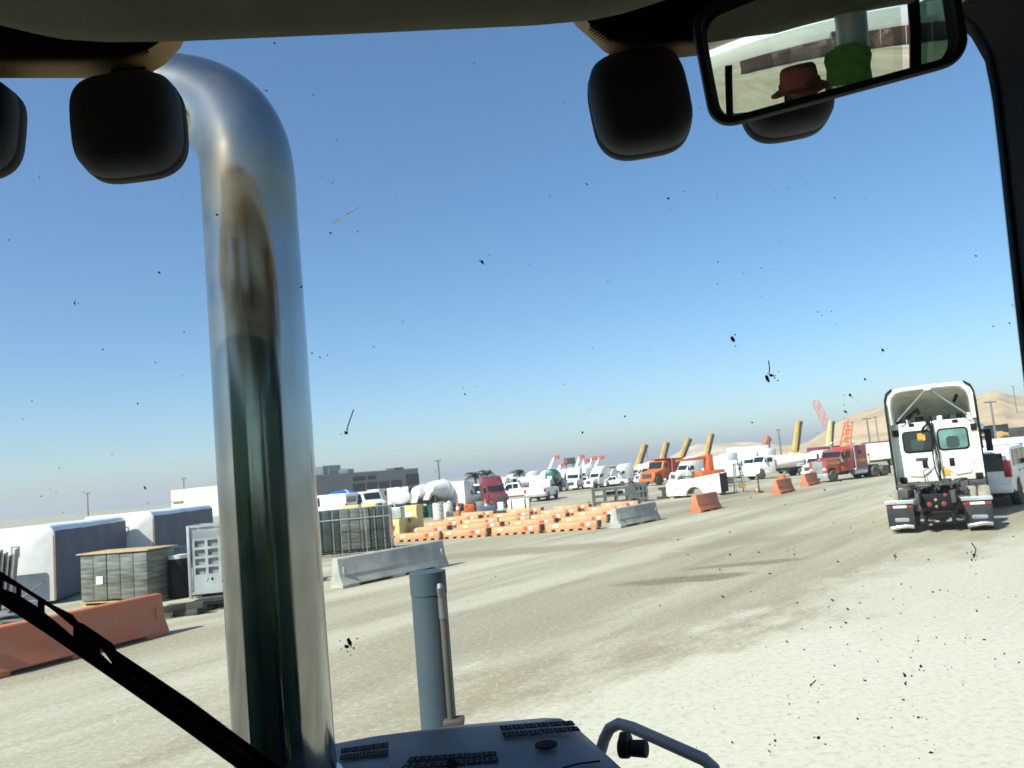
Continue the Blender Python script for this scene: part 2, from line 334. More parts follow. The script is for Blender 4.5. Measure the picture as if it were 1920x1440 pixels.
# ------------------------------------------------------------------ the machine the picture is taken from
LOADER = thing('wheel_loader', 'grey hooded wheel loader with polished exhaust stack whose cab frames the view', 'loader', (-0.35, 0, 0))
L0 = Vector((-0.35, 0, 0))
def lv(p): return Vector(p) - L0          # world point -> the loader's own axes
GY = 0.86                                 # distance of the windshield
CLEAR = bpy.data.materials.new('clear_glass'); CLEAR.use_nodes = True
n_ = CLEAR.node_tree; n_.nodes.clear(); t_ = n_.nodes.new('ShaderNodeBsdfTransparent'); t_.inputs[0].default_value = (0.93, 0.965, 0.955, 1)
o_ = n_.nodes.new('ShaderNodeOutputMaterial'); n_.links.new(t_.outputs[0], o_.inputs[0])
def wheel_loader():
    R = LOADER
    X0, X1 = -1.75, 0.585                  # inside faces of the cab, world x; left set wide for the stack's reflection
    # ---- windshield with its printed black border and dirt
    mb = MB(); mb.box(lv(((X0 + X1) / 2, GY, 2.2)), (X1 - X0, 0.006, 1.75))
    ws = mb.build('windshield', CLEAR, R)
    mb = MB()
    def gpt(px, py, y=GY - 0.008): return lv(P(px, py, y))
    def poly(pts, mi=0): mb.add([gpt(*p) for p in pts], [list(range(len(pts)))], mi)
    # black border: top band (two lobes), right edge
    poly([(-250, -120), (-250, 104), (0, 108), (150, 108), (232, 104), (280, 92), (312, 70), (330, 40), (330, -120)])
    poly([(1080, -120), (1080, 14), (1108, 48), (1140, 70), (1180, 78), (1240, 76), (1320, 72), (1500, 60), (1640, 40), (1760, 14), (1800, 12), (1800, -120)])
    def halftone(pts, nrm, rows, step, r0):
        for (ax, ay), (bx, by) in zip(pts, pts[1:]):
            Ls = math.hypot(bx - ax, by - ay); k = int(Ls / step)
            for row in range(rows):
                rad = r0 * (1 - row / rows) ** 0.6
                for i in range(k):
                    t = (i + 0.5 * (row % 2)) / k
                    cx, cy = ax + (bx - ax) * t + nrm[0] * step * 0.8 * (row + 0.3), ay + (by - ay) * t + nrm[1] * step * 0.8 * (row + 0.3)
                    mb.add([gpt(cx + rad * math.cos(q * PI / 3), cy + rad * math.sin(q * PI / 3)) for q in range(6)], [list(range(6))])
    halftone([(-40, 108), (0, 108), (150, 108), (232, 104), (280, 92)], (0, 1), 4, 5.0, 2.9)
    halftone([(1108, 48), (1140, 70), (1180, 78), (1240, 76), (1320, 72)], (-0.25, 0.95), 4, 5.0, 2.9)
    edge = [(1795, 6), (1832, 44), (1858, 90), (1872, 160), (1884, 260), (1896, 370), (1908, 480), (1920, 590), (1940, 760), (1975, 1050), (2030, 1480), (2090, 1900), (2150, 2250)]
    poly(edge + [(2420, 2250), (2300, 6)])
    halftone(edge, (-0.99, 0.1), 5, 4.6, 2.6)
    mb.build('frit_border', DBLACK, ws)
    # bug splatter and grit on the outside of the glass
    mb = MB(); r = random.Random(11)
    def speck(px, py, s, mi=0, el=1.0, a=0.0):
        k = r.randint(5, 8); pts = []
        for i in range(k):
            q = 2 * PI * i / k; rr = s * r.uniform(0.55, 1.15); x, y = rr * el * math.cos(q), rr * math.sin(q)
            pts.append((px + x * math.cos(a) - y * math.sin(a), py + x * math.sin(a) + y * math.cos(a)))
        lo = [gpt(x, y, GY + 0.005) for x, y in pts]; hi = [gpt(px + (x - px) * 0.6, py + (y - py) * 0.6, GY + 0.0065) for x, y in pts]
        mb.loft([lo, hi], mi)
    big = [(515, 81, 3.5), (587, 178, 3), (632, 263, 2.5), (620, 437, 4), (140, 568, 4.5), (904, 491, 5), (1140, 529, 2.6), (1346, 491, 3.2), (1100, 345, 3), (1655, 656, 4.5), (1253, 372, 3),
           (407, 403, 4.5), (565, 538, 5), (500, 170, 2.6), (1112, 653, 2.5), (872, 739, 2.6), (1092, 811, 4), (650, 811, 6), (655, 1204, 9), (651, 1212, 7), (1373, 635, 7), (1440, 712, 8), (1447, 704, 5),
           (398, 1085, 6), (193, 655, 4), (60, 752, 2.5), (258, 756, 2.5), (74, 333, 3), (298, 511, 4), (272, 915, 4), (1104, 942, 3.4), (1677, 1042, 5), (1490, 1039, 4.5), (1826, 1040, 7), (1822, 1050, 5), (1338, 1324, 4),
           (1340, 1329, 3.5), (1453, 1389, 7), (1535, 1383, 9), (1727, 1249, 8), (1697, 1266, 8), (1520, 1285, 5), (1722, 1345, 6), (1747, 1411, 6), (1608, 1348, 5), (1480, 1320, 4), (1810, 1196, 5), (1722, 1202, 5),
           (1594, 741, 5), (1622, 711, 4), (1565, 371, 2.6), (1830, 480, 3), (1862, 612, 3), (1893, 606, 3.4), (1898, 572, 3), (1172, 781, 4), (1410, 792, 4), (1585, 772, 5), (993, 497, 2.4), (755, 603, 2.3), (700, 650, 2.3),
           (585, 662, 3.2), (600, 670, 2.4), (614, 666, 3.2), (16, 450, 2.4), (1690, 1095, 4), (1495, 1130, 4), (1750, 1110, 4), (1350, 1068, 3), (1290, 1040, 3), (1960, 1000, 3)]
    for px, py, s in big:
        speck(px, py, s * (0.42 if py > 990 and px > 1250 else 0.55), 0, r.choice([1, 1.4, 2.0]), r.uniform(0, 1.2))
        if s > 4:
            for _ in range(3): speck(px + r.gauss(0, s * 1.5), py + r.gauss(0, s * 1.2), s * 0.25, 0)
    for _ in range(260): speck(r.uniform(0, 1900), r.uniform(110, 1430), r.choice([0.5, 0.7, 0.9, 1.2]), 0, r.choice([1, 1.6]), r.uniform(0, 1))
    for _ in range(150): speck(r.gauss(1600, 190), r.gauss(1180, 170), r.choice([0.7, 0.9, 1.2, 1.8]), 1, r.choice([1.3, 2.4]), r.uniform(0, 0.8))
    for i in range(14): speck(1200 + i * 28 + r.uniform(-5, 5), 100 + r.uniform(0, 500), 1.3, 0)
    # legs of squashed insects
    for pts in ([(650, 806), (657, 785), (663, 768)], [(1442, 702), (1443, 690), (1441, 676)], [(1826, 1046), (1830, 1030), (1822, 1018)], [(1520, 1285), (1530, 1275)]):
        mb.tube([gpt(x, y, GY + 0.005) for x, y in pts], 0.0006, 4, 0)
    # pale smears
    for px, py, s, e, a in ((632, 414, 4, 3.0, -0.4), (655, 400, 1.6, 6, -0.5), (672, 390, 1.3, 8, -0.45), (1740, 690, 0.0, 1, 0)):
        if s: speck(px, py, s, 2, e, a)
    pale = bpy.data.materials.new('pale_bug_residue'); pale.use_nodes = True; pn = pale.node_tree; tr_ = pn.nodes.new('ShaderNodeBsdfTranslucent'); tr_.inputs[0].default_value = (0.9, 0.92, 0.9, 1)
    pn.links.new(tr_.outputs[0], pn.nodes['Material Output'].inputs[0])
    sp = mb.build('dirt_specks', [mat('dark_bug_residue', (0.045, 0.042, 0.035), 0.8, spec=0.1), mat('grey_bug_residue', (0.26, 0.25, 0.21), 0.8, spec=0.1), pale], ws)
    tag(sp, kind='stuff')
    # ---- cab shell: roof, headliner, pillars, rear wall, floor
    zr = 2.98
    mb = MB()
    mb.box(lv(((X0 + X1) / 2, -0.32, zr + 0.10)), (X1 - X0 + 0.16, 2.44, 0.14))
    mb.box(lv(((X0 + X1) / 2, 1.03, zr + 0.17)), (X1 - X0 + 0.16, 0.30, 0.07))  # unseen forward strip, extended to keep sun off the work lamps
    mb.build('roof', WHITE2, R, 0.02)
    # headliner with a drooping front lip
    prof = [(0.845, 2.822), (0.80, 2.83), (0.70, 2.87), (0.5, 2.91), (-1.4, 2.93), (-1.4, 2.975), (0.845, 2.975)]
    mb = MB()
    cols = [(-160, 40), (0, 47), (60, 62), (120, 74), (200, 79), (330, 78), (700, 62), (1000, 48), (1110, 38), (1170, 25), (1230, 6), (1300, -18), (1500, -40), (2000, -80)]
    rings = []
    for px, py in cols:
        p = lv(P(px, py, 0.80)); x = p.x
        rings.append([Vector((x, 0.80, p.z)), Vector((x, 0.77, p.z - 0.004)), Vector((x, 0.70, p.z + 0.02)), Vector((x, 0.5, 2.91)), Vector((x, 0.0, 2.95)), Vector((x, -1.4, 2.93)), Vector((x, -1.4, 2.99)), Vector((x, 0.80, 2.99))])
    mb.loft(rings); mb.build('headliner', LINER, R, angle=60)
    # pillars
    mb = MB(); e3 = [P(px, py, GY - 0.02) for px, py in edge]
    rr = [[lv((p.x + 0.006, GY - 0.02, p.z)), lv((p.x + 0.02, GY - 0.11, p.z)), lv((p.x + 0.14, GY - 0.12, p.z)), lv((p.x + 0.16, GY + 0.02, p.z)), lv((p.x + 0.012, GY + 0.012, p.z))] for p in e3]
    mb.loft(rr); mb.build('pillar', BLACK, R, angle=50)
    mb = MB(); mb.box(lv((X0 - 0.03, 0.82, 2.2)), (0.1, 0.12, 1.65)); mb.build('pillar', BLACK, R, 0.02)
    for x, w in ((X0 - 0.02, 0.10), (X1 + 0.06, 0.10)):
        mb = MB(); mb.box(lv((x, -1.42, 2.2)), (w, 0.1, 1.55)); mb.build('pillar', DBLACK, R, 0.02)
    mb = MB(); mb.tube([lv((-1.34, -1.41, 2.15)), lv((-1.22, -1.41, 2.75))], 0.045, 8); mb.build('pillar', DBLACK, R)
    for x in (X0 - 0.03, X1 + 0.09):
        mb = MB(); mb.box(lv((x, -0.32, 1.52)), (0.05, 2.3, 1.36)); mb.build('side_wall', mat('cab_lining_reflection_tint', (0.09, 0.23, 0.17), 0.7), R, 0.02)  # unseen lining, its green added to tint the stack's reflection
    mb = MB(); mb.box(lv(((X0 + X1) / 2, -1.44, 1.5)), (X1 - X0, 0.06, 1.36)); mb.build('rear_wall', MATS['cab_lining_reflection_tint'], R, 0.02)
    mb = MB(); mb.box(lv(((X0 + X1) / 2, -0.32, 0.87)), (X1 - X0, 2.3, 0.06)); mb.build('cab_floor', DBLACK, R)
    mb = MB(); mb.box(lv(((X0 + X1) / 2, 0.82, 1.15)), (X1 - X0, 0.08, 0.6)); mb.prism([(0.45, 1.42), (0.80, 1.46), (0.80, 1.3), (0.5, 1.2)], lv((X0 + 0.02, 0, 0)).x, lv((X1 - 0.02, 0, 0)).x, 'x'); mb.build('dashboard', MATS['cab_lining_reflection_tint'], R, 0.02)
    def tint(name, c):
        m = bpy.data.materials.new(name); m.use_nodes = True; k = m.node_tree; k.nodes.clear(); a = k.nodes.new('ShaderNodeBsdfTransparent'); a.inputs[0].default_value = (*c, 1)
        g = k.nodes.new('ShaderNodeBsdfGlossy'); g.inputs['Roughness'].default_value = 0.02; x = k.nodes.new('ShaderNodeMixShader'); x.inputs[0].default_value = 0.06
        e = k.nodes.new('ShaderNodeOutputMaterial'); k.links.new(a.outputs[0], x.inputs[1]); k.links.new(g.outputs[0], x.inputs[2]); k.links.new(x.outputs[0], e.inputs[0]); return m
    mb = MB(); mb.box(lv(((X0 + X1) / 2, -1.44, 2.55)), (X1 - X0 - 0.1, 0.006, 0.74)); mb.build('rear_window', tint('tinted_rear_glass', (0.80, 0.86, 0.80)), R)
    for x in (X0 - 0.03, X1 + 0.09):
        mb = MB(); mb.box(lv((x, -0.32, 2.56)), (0.006, 2.1, 0.72)); mb.build('side_window', tint('tinted_side_glass', (0.22, 0.32, 0.27)), R)
    # seat
    seat = mat('seat_vinyl', (0.03, 0.03, 0.03), 0.6)
    mb = MB(); mb.box(lv((-0.12, -0.5, 1.62)), (0.52, 0.52, 0.14)); mb.box(lv((-0.12, -0.86, 2.0)), (0.5, 0.12, 0.7), rx=0.1); mb.box(lv((-0.12, -0.55, 1.24)), (0.3, 0.35, 0.62))
    mb.build('operator_seat', seat, R, 0.04)
    # ---- roof brow: two yellow lobes carrying the work lamps
    def brow(pts):
        mb = MB()
        def ring(Y, ins):
            cx = sum(p[0] for p in pts) / len(pts); cy = sum(p[1] for p in pts) / len(pts)
            return [lv(P(cx + (x - cx) * (1 - ins), cy + (y - cy) * (1 - ins), 1.12)) + Vector((0, Y - 1.12, 0)) for x, y in pts]
        mb.loft([ring(0.90, 0.02), ring(0.905, 0.0), ring(1.12, 0.0), ring(1.14, 0.03)])
        return mb.build('roof_brow', TAN, R, angle=40)
    brow([(-420, 138), (0, 136), (160, 136), (240, 134), (275, 127), (305, 108), (335, 76), (352, 40), (352, -80), (-420, -80)])
    brow([(1050, -90), (1052, 5), (1075, 36), (1105, 62), (1128, 84), (1152, 98), (1190, 104), (1245, 100), (1320, 92), (1560, 84), (1800, 62), (1846, 46), (1900, -90)])
    # ---- work lamps
    def lamp(cx, cy, w, h, Y, tilt, nm='work_lamp'):
        c = lv(P(cx, cy, Y)); sx, sz = w / F * Y / 2 * 1.02, h / F * Y / 2
        ax = (c + L0 - EYE).normalized(); ax = (ax * 1.0 + Vector((0, 0.75, -0.10))).normalized(); ax = ax / ax.y
        def ring(y, k, kz=None, dz=0.0, e=3.6):
            out = []
            for i in range(40):
                q = 2 * PI * i / 40; cs, sn = math.cos(q), math.sin(q)
                x = sx * k * math.copysign(abs(cs) ** (2 / e), cs); z = sz * (kz or k) * math.copysign(abs(sn) ** (2 / e), sn)
                if sn < 0: x *= 1 - 0.10 * sn * sn
                out.append(c + ax * (y * 0.8) + Vector((x * math.cos(tilt) - z * math.sin(tilt), 0, z * math.cos(tilt) + x * math.sin(tilt) + dz)))
            return out
        mb = MB(); mb.loft([ring(-0.075, 0.55), ring(-0.068, 0.74), ring(-0.05, 0.88), ring(-0.02, 0.955), ring(0.02, 0.985), ring(0.024, 0.968), ring(0.03, 0.968), ring(0.034, 0.995), ring(0.07, 1.0), ring(0.078, 0.96)])
        h_ = mb.build(nm, mat('lamp_housing', (0.018, 0.020, 0.0205), 0.65, var=0.4, scale=14, dirt=(0.04, 0.04, 0.035), damt=0.15, spec=0.12), R, angle=50)
        mb = MB(); mb.loft([ring(0.0785, 0.9), ring(0.085, 0.86)]); mb.build('lens', LENS, h_)
        mb = MB(); mb.box(c + Vector((0, 0.03, sz * 1.02)), (0.05, 0.04, 0.03)); mb.build('bracket', BLACK, h_)
    lamp(238, 234, 214, 206, 1.10, 0.04)
    lamp(-72, 235, 214, 195, 1.12, -0.10)
    lamp(1201, 190, 194, 206, 1.14, 0.09)
    lamp(1474, 172, 176, 172, 1.14, 0.10)
    # ---- rear-view mirror: rounded housing round a convex glass
    mc = P(1545, 66, 0.72); tilt = 0.125
    rx_ = Vector((math.cos(tilt), 0, math.sin(tilt)))
    nrm = MIRROR_N.normalized()
    rx_ = (rx_ - nrm * rx_.dot(nrm)).normalized(); rz_ = nrm.cross(rx_) * -1
    if rz_.z < 0: rz_ = -rz_
    def rr_ring(hw, hh, rad, d, n=8):
        out = []
        for qx, qz, a0 in ((1, 1, 0), (-1, 1, 90), (-1, -1, 180), (1, -1, 270)):
            for i in range(n + 1):
                a = math.radians(a0 + 90 * i / n)
                out.append(lv(mc + rx_ * (qx * (hw - rad) + rad * math.cos(a)) + rz_ * (qz * (hh - rad) + rad * math.sin(a)) + nrm * d))
        return out
    HW, HH = 0.1165, 0.0600
    mb = MB(); mb.loft([rr_ring(HW - 0.009, HH - 0.009, 0.018, -0.02), rr_ring(HW - 0.008, HH - 0.008, 0.018, 0.010), rr_ring(HW - 0.002, HH - 0.002, 0.022, 0.009), rr_ring(HW, HH, 0.024, 0.002), rr_ring(HW - 0.002, HH - 0.002, 0.024, -0.012), rr_ring(HW - 0.02, HH - 0.015, 0.024, -0.024)])
    mh = mb.build('rear_view_mirror', mat('mirror_housing', (0.004, 0.004, 0.004), 0.6, spec=0.15), R, angle=50)
    # convex glass: spherical cap
    mb = MB(); N1, N2 = 40, 24; RC = 0.62; vs = []; hw, hh = HW - 0.0085, HH - 0.0085
    def sup(u, v):   # map square to rounded rectangle
        return u * hw, v * hh
    for j in range(N2 + 1):
        for i in range(N1 + 1):
            x, z = sup(2 * i / N1 - 1, 2 * j / N2 - 1); rad = 0.014
            dx, dz = abs(x) - (hw - rad), abs(z) - (hh - rad)
            if dx > 0 and dz > 0 and math.hypot(dx, dz) > rad:
                k = rad / math.hypot(dx, dz); x = math.copysign(hw - rad + dx * k, x); z = math.copysign(hh - rad + dz * k, z)
            d = math.sqrt(RC * RC - x * x - z * z) - math.sqrt(RC * RC - hw * hw - hh * hh) - 0.004
            vs.append(lv(mc + rx_ * x + rz_ * z + nrm * d))
    fs = [(j * (N1 + 1) + i, j * (N1 + 1) + i + 1, (j + 1) * (N1 + 1) + i + 1, (j + 1) * (N1 + 1) + i) for j in range(N2) for i in range(N1)]
    mb.add(vs, fs); mb.build('mirror_glass', mat('mirror_silver', (0.86, 0.87, 0.83), 0.0, metal=1.0, var=0.0), mh, angle=180)
    mb = MB(); mb.tube([lv(mc - nrm * 0.02), lv(mc + Vector((0, 0.05, 0.05))), lv(mc + Vector((0, 0.07, 0.12)))], 0.01, 10); mb.build('mirror_stem', BLACK, mh)
    # ---- wiper outside the glass
    WY = GY + 0.03
    def wp(px, py, dy=0.0): return lv(P(px, py, WY + dy))
    mb = MB()
    def strip(pts, y0, y1):
        mb.loft([[wp(x, y, y0) for x, y in pts], [wp(x, y, y1) for x, y in pts]])
    strip([(-60, 1062), (0, 1102), (30, 1112), (71, 1138), (108, 1168), (136, 1192), (186, 1222), (208, 1243), (300, 1302), (460, 1414), (700, 1580), (700, 1622), (444, 1441), (333, 1360), (222, 1282), (86, 1188), (0, 1132), (-60, 1092)], -0.010, 0.004)
    wip = mb.build('wiper', DBLACK, R, 0.0015)
    mb = MB()
    strip([(-60, 1032), (0, 1070), (55, 1106), (100, 1134), (136, 1152), (147, 1166), (158, 1170), (211, 1206), (219, 1220), (278, 1259), (361, 1315), (460, 1389), (700, 1558), (700, 1600), (460, 1428), (300, 1312), (211, 1245), (190, 1216), (150, 1181), (140, 1178), (96, 1142), (72, 1126), (40, 1105), (30, 1101), (0, 1086), (-60, 1048)], 0.006, 0.018)
    mb.build('wiper_arm', DBLACK, wip, 0.0015)
    mb = MB()
    WEBS = ([(-10, 1076), (5, 1086), (5, 1110), (-10, 1104)], [(30, 1096), (40, 1100), (40, 1122), (30, 1116)], [(71, 1120), (84, 1130), (84, 1152), (71, 1142)], [(137, 1172), (150, 1176), (188, 1212), (188, 1228), (137, 1196)], [(209, 1230), (230, 1240), (230, 1262), (209, 1250)])
    for q in WEBS: mb = MB(); strip(q, 0.001, 0.012); mb.build('wiper_bridge', DBLACK, wip, 0.001)
    # ---- polished exhaust stack
    def sp_(px, py, Y=1.62): return lv(P(px, py, Y))
    path = [sp_(548, 1600), sp_(534, 1400), sp_(517, 1150), sp_(500, 880), sp_(483, 600), sp_(470, 400), sp_(466, 335), sp_(459, 292), sp_(446, 256), sp_(427, 226), sp_(402, 204), sp_(372, 189), sp_(336, 180), sp_(290, 175), sp_(215, 168)]
    path = [Vector((p.x, 1.62 if i < 7 else 1.62 + 0.03 * (i - 6) / 8, p.z)) for i, p in enumerate(path)]
    # resample smoothly
    fine = []
    for i in range(len(path) - 1):
        p0, p1, p2, p3 = path[max(i - 1, 0)], path[i], path[i + 1], path[min(i + 2, len(path) - 1)]
        for k in range(5):
            t = k / 5; fine.append(0.5 * ((2 * p1) + (p2 - p0) * t + (2 * p0 - 5 * p1 + 4 * p2 - p3) * t * t + (3 * p1 - p0 - 3 * p2 + p3) * t ** 3))
    fine.append(path[-1])
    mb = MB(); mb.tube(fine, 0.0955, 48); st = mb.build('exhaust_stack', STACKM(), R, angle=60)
    mb = MB(); a = path[0]; mb.lathe([(0.098, -0.02), (0.106, -0.02), (0.106, 0.02), (0.098, 0.02)], lv(P(540, 1480, 1.62)), (0, 0, 1), 40); mb.build('stack_clamp', ALU, st)
    # ---- hood
    ZH = 1.737
    def hp(px, py, z=ZH): return lv(G(px, py, z))
    far_l, far_r = hp(560, 1396), hp(1062, 1334)
    rings = []
    xl, xr = -0.72, far_r.x + 0.02
    # cross sections from the far edge to the near end, rounded shoulders
    for k, (t, dz) in enumerate([(0.0, -0.30), (0.0, -0.06), (0.012, -0.018), (0.04, 0.0), (0.25, 0.003), (0.5, 0.003), (0.75, 0.0), (1.0, -0.02)]):
        ring = []
        for u, ddz in ((-0.08, -0.62), (-0.05, -0.12), (0.0, -0.03), (0.05, 0.0), (0.3, 0.012), (0.6, 0.014), (0.9, 0.006), (0.955, 0.0), (1.0, -0.02), (1.03, -0.06), (1.06, -0.25), (1.08, -0.62)):
            fl = far_l.lerp(far_r, u); wide = 1 + 0.85 * t
            x = far_l.x + (far_r.x - far_l.x) * ((u - 0.5) * wide + 0.5) + 0.02 * t
            y = fl.y * (1 - t) + 0.98 * t
            ring.append(Vector((x, y, ZH + dz + ddz)))
        rings.append(ring)
    mb = MB(); mb.loft(rings, 0, True, False); hood = mb.build('hood', HOODM, R, angle=50)
    ridge = lambda px, py: hp(px, py, ZH + 0.016)
    def vent(c0, c1, c2, c3, nx, ny):
        """perforated air inlet: a dark plate with a grid of punched bridges (pixels of its four corners)"""
        mb = MB(); A, B, C, D = (hp(*c, ZH + 0.0185) for c in (c0, c1, c2, c3))
        def q(u, v): return A.lerp(B, u).lerp(D.lerp(C, u), v)
        for row in range(2):
            v0, v1 = (0.02, 0.46) if row == 0 else (0.56, 1.0)
            for i in range(nx):
                u0, u1 = i / nx + 0.004, (i + 1) / nx - 0.004; j = r.uniform(-0.03, 0.03)
                mb.quad(q(u0, v0 + j), q(u1, v0 + j), q(u1, v1 + j), q(u0, v1 + j), 0)
                for a in (0.3, 0.72):
                    for b_ in (0.3, 0.7):
                        cu, cv = u0 + (u1 - u0) * a, v0 + (v1 - v0) * b_; e = 0.075 / nx; f = 0.035
                        up = Vector((0, 0, 0.003))
                        mb.quad(q(cu - e, cv - f) + up, q(cu + e, cv - f) + up, q(cu + e, cv + f) + up, q(cu - e, cv + f) + up, 1)
        mb.build('vent', [DBLACK, HOODM], hood)
    vent((935, 1360), (1072, 1350), (1090, 1370), (945, 1384), 6, 2)
    vent((640, 1402), (728, 1391), (728, 1416), (636, 1426), 5, 2)
    vent((770, 1418), (930, 1408), (936, 1428), (748, 1446), 6, 2)
    mb = MB(); c = hp(1024, 1398, ZH + 0.018); mb.lathe([(0.02, 0.0), (0.027, 0.0), (0.027, 0.004), (0.02, 0.004)], c, (0, 0, 1), 24); mb.lathe([(0.0, 0.0), (0.012, 0.0), (0.012, 0.003), (0.0, 0.003)], c, (0, 0, 1), 16); mb.build('filler_cap', DBLACK, hood)
    mb = MB(); mb.tube([hp(1055, 1440, ZH + 0.014), hp(1085, 1432, ZH + 0.015), hp(1125, 1427, ZH + 0.012)], 0.002, 6); mb.build('panel_seam', DBLACK, hood)
    mb = MB(); mb.cyl(hp(846, 1432, ZH + 0.01), hp(846, 1432, ZH + 0.03), 0.012); mb.build('hood_knob', BLACK, hood)
    # ---- grey air-intake tube standing at the far edge of the hood, with its sight pipe
    b0 = G(828, 1356, 1.72); TY = b0.y + 0.12
    tb, tt = P(826, 1356, TY), P(801, 1071, TY); tb = Vector((tt.x, TY, 1.4)); tt = Vector((tt.x, TY, tt.z)); rad = 0.053
    mb = MB(); zt = tt.z
    mb.lathe([(rad, 0), (rad, zt - 1.4 - 0.068), (rad + 0.002, zt - 1.4 - 0.067), (rad + 0.002, zt - 1.4 - 0.001), (rad, zt - 1.4), (0, zt - 1.4 + 0.001)], lv(tb), (0, 0, 1), 32)
    it = mb.build('intake_tube', TUBEM, R, angle=40)
    o = Vector((rad + 0.004, -0.028, 0)); zz = zt - 0.03
    mb = MB(); mb.tube([lv(tt) + Vector((rad - 0.012, -0.05, -0.04)), lv(tt) + Vector((rad - 0.012, -0.056, -0.045)), lv(tt) + Vector((rad - 0.010, -0.050, -0.08))], 0.011, 10)
    mb.cyl(lv(tt) + Vector((rad - 0.010, -0.050, -0.075)), lv(tt) + Vector((rad - 0.010, -0.050, -0.135)), 0.0125, n=12)
    mb.build('pipe_fitting', mat('dull_steel', (0.2, 0.2, 0.19), 0.5, metal=0.5), it)
    mb = MB(); mb.cyl(lv(tt) + Vector((rad - 0.010, -0.050, -0.13)), lv(Vector((tt.x, TY, 1.69))) + Vector((rad - 0.010, -0.050, 0)), 0.0105, n=12); mb.build('sight_pipe', mat('bronze_pipe', (0.13, 0.12, 0.10), 0.55, metal=0.3, var=0.2), it)
    mb = MB(); mb.box(lv(Vector((tt.x + 0.05, TY - 0.045, 1.70))), (0.06, 0.05, 0.02)); mb.build('pipe_bracket', DARK, it, 0.005)
    # ---- hand rail at the hood's side and a stubby side lamp
    mb = MB(); hr = [P(1120, 1430, 2.25), P(1133, 1386, 2.25), P(1143, 1366, 2.24), P(1160, 1357, 2.22), P(1185, 1364, 2.18), P(1250, 1393, 2.1), P(1320, 1424, 2.02), P(1338, 1440, 2.0), P(1345, 1470, 2.0)]
    mb.tube([lv(p) for p in hr], 0.0155, 14); mb.build('hand_rail', mat('grey_rail_paint', (0.17, 0.18, 0.19), 0.45, dirt=DUST, damt=0.3), R, angle=60)
    mb = MB(); a, b_ = lv(P(1162, 1402, 2.05)), lv(P(1213, 1404, 2.02)); mb.cyl(a, a.lerp(b_, 0.35), 0.024, 0.024, 16); mb.cyl(a.lerp(b_, 0.34), b_, 0.019, 0.021, 16); mb.cyl(a.lerp(b_, 0.1) + Vector((0, 0, 0.012)), a.lerp(b_, 0.4) + Vector((0, 0, 0.014)), 0.026, 0.026, 12); mb.build('side_lamp', BLACK, R, 0.003)
    # ---- under the hood: frame and wheels out of the picture, so that the hood stands on something
    mb = MB(); mb.box((0, 1.4, 0.85), (0.7, 1.9, 0.5)); mb.build('chassis', DARK, R, 0.03)
    for sx in (-1, 1):
        for y in (1.5, -0.9):
            mb = MB(); mb.lathe([(0.3, -0.22), (0.62, -0.22), (0.68, -0.12), (0.68, 0.12), (0.62, 0.22), (0.3, 0.22)], (sx * 0.78, y, 0.68), (1, 0, 0), 28); w = mb.build('wheel', RUBBER, R)
            mb = MB(); mb.lathe([(0.0, -0.1), (0.31, -0.1), (0.31, 0.1), (0.0, 0.1)], (sx * 0.78, y, 0.68), (1, 0, 0), 20); mb.build('rim', TAN, w)
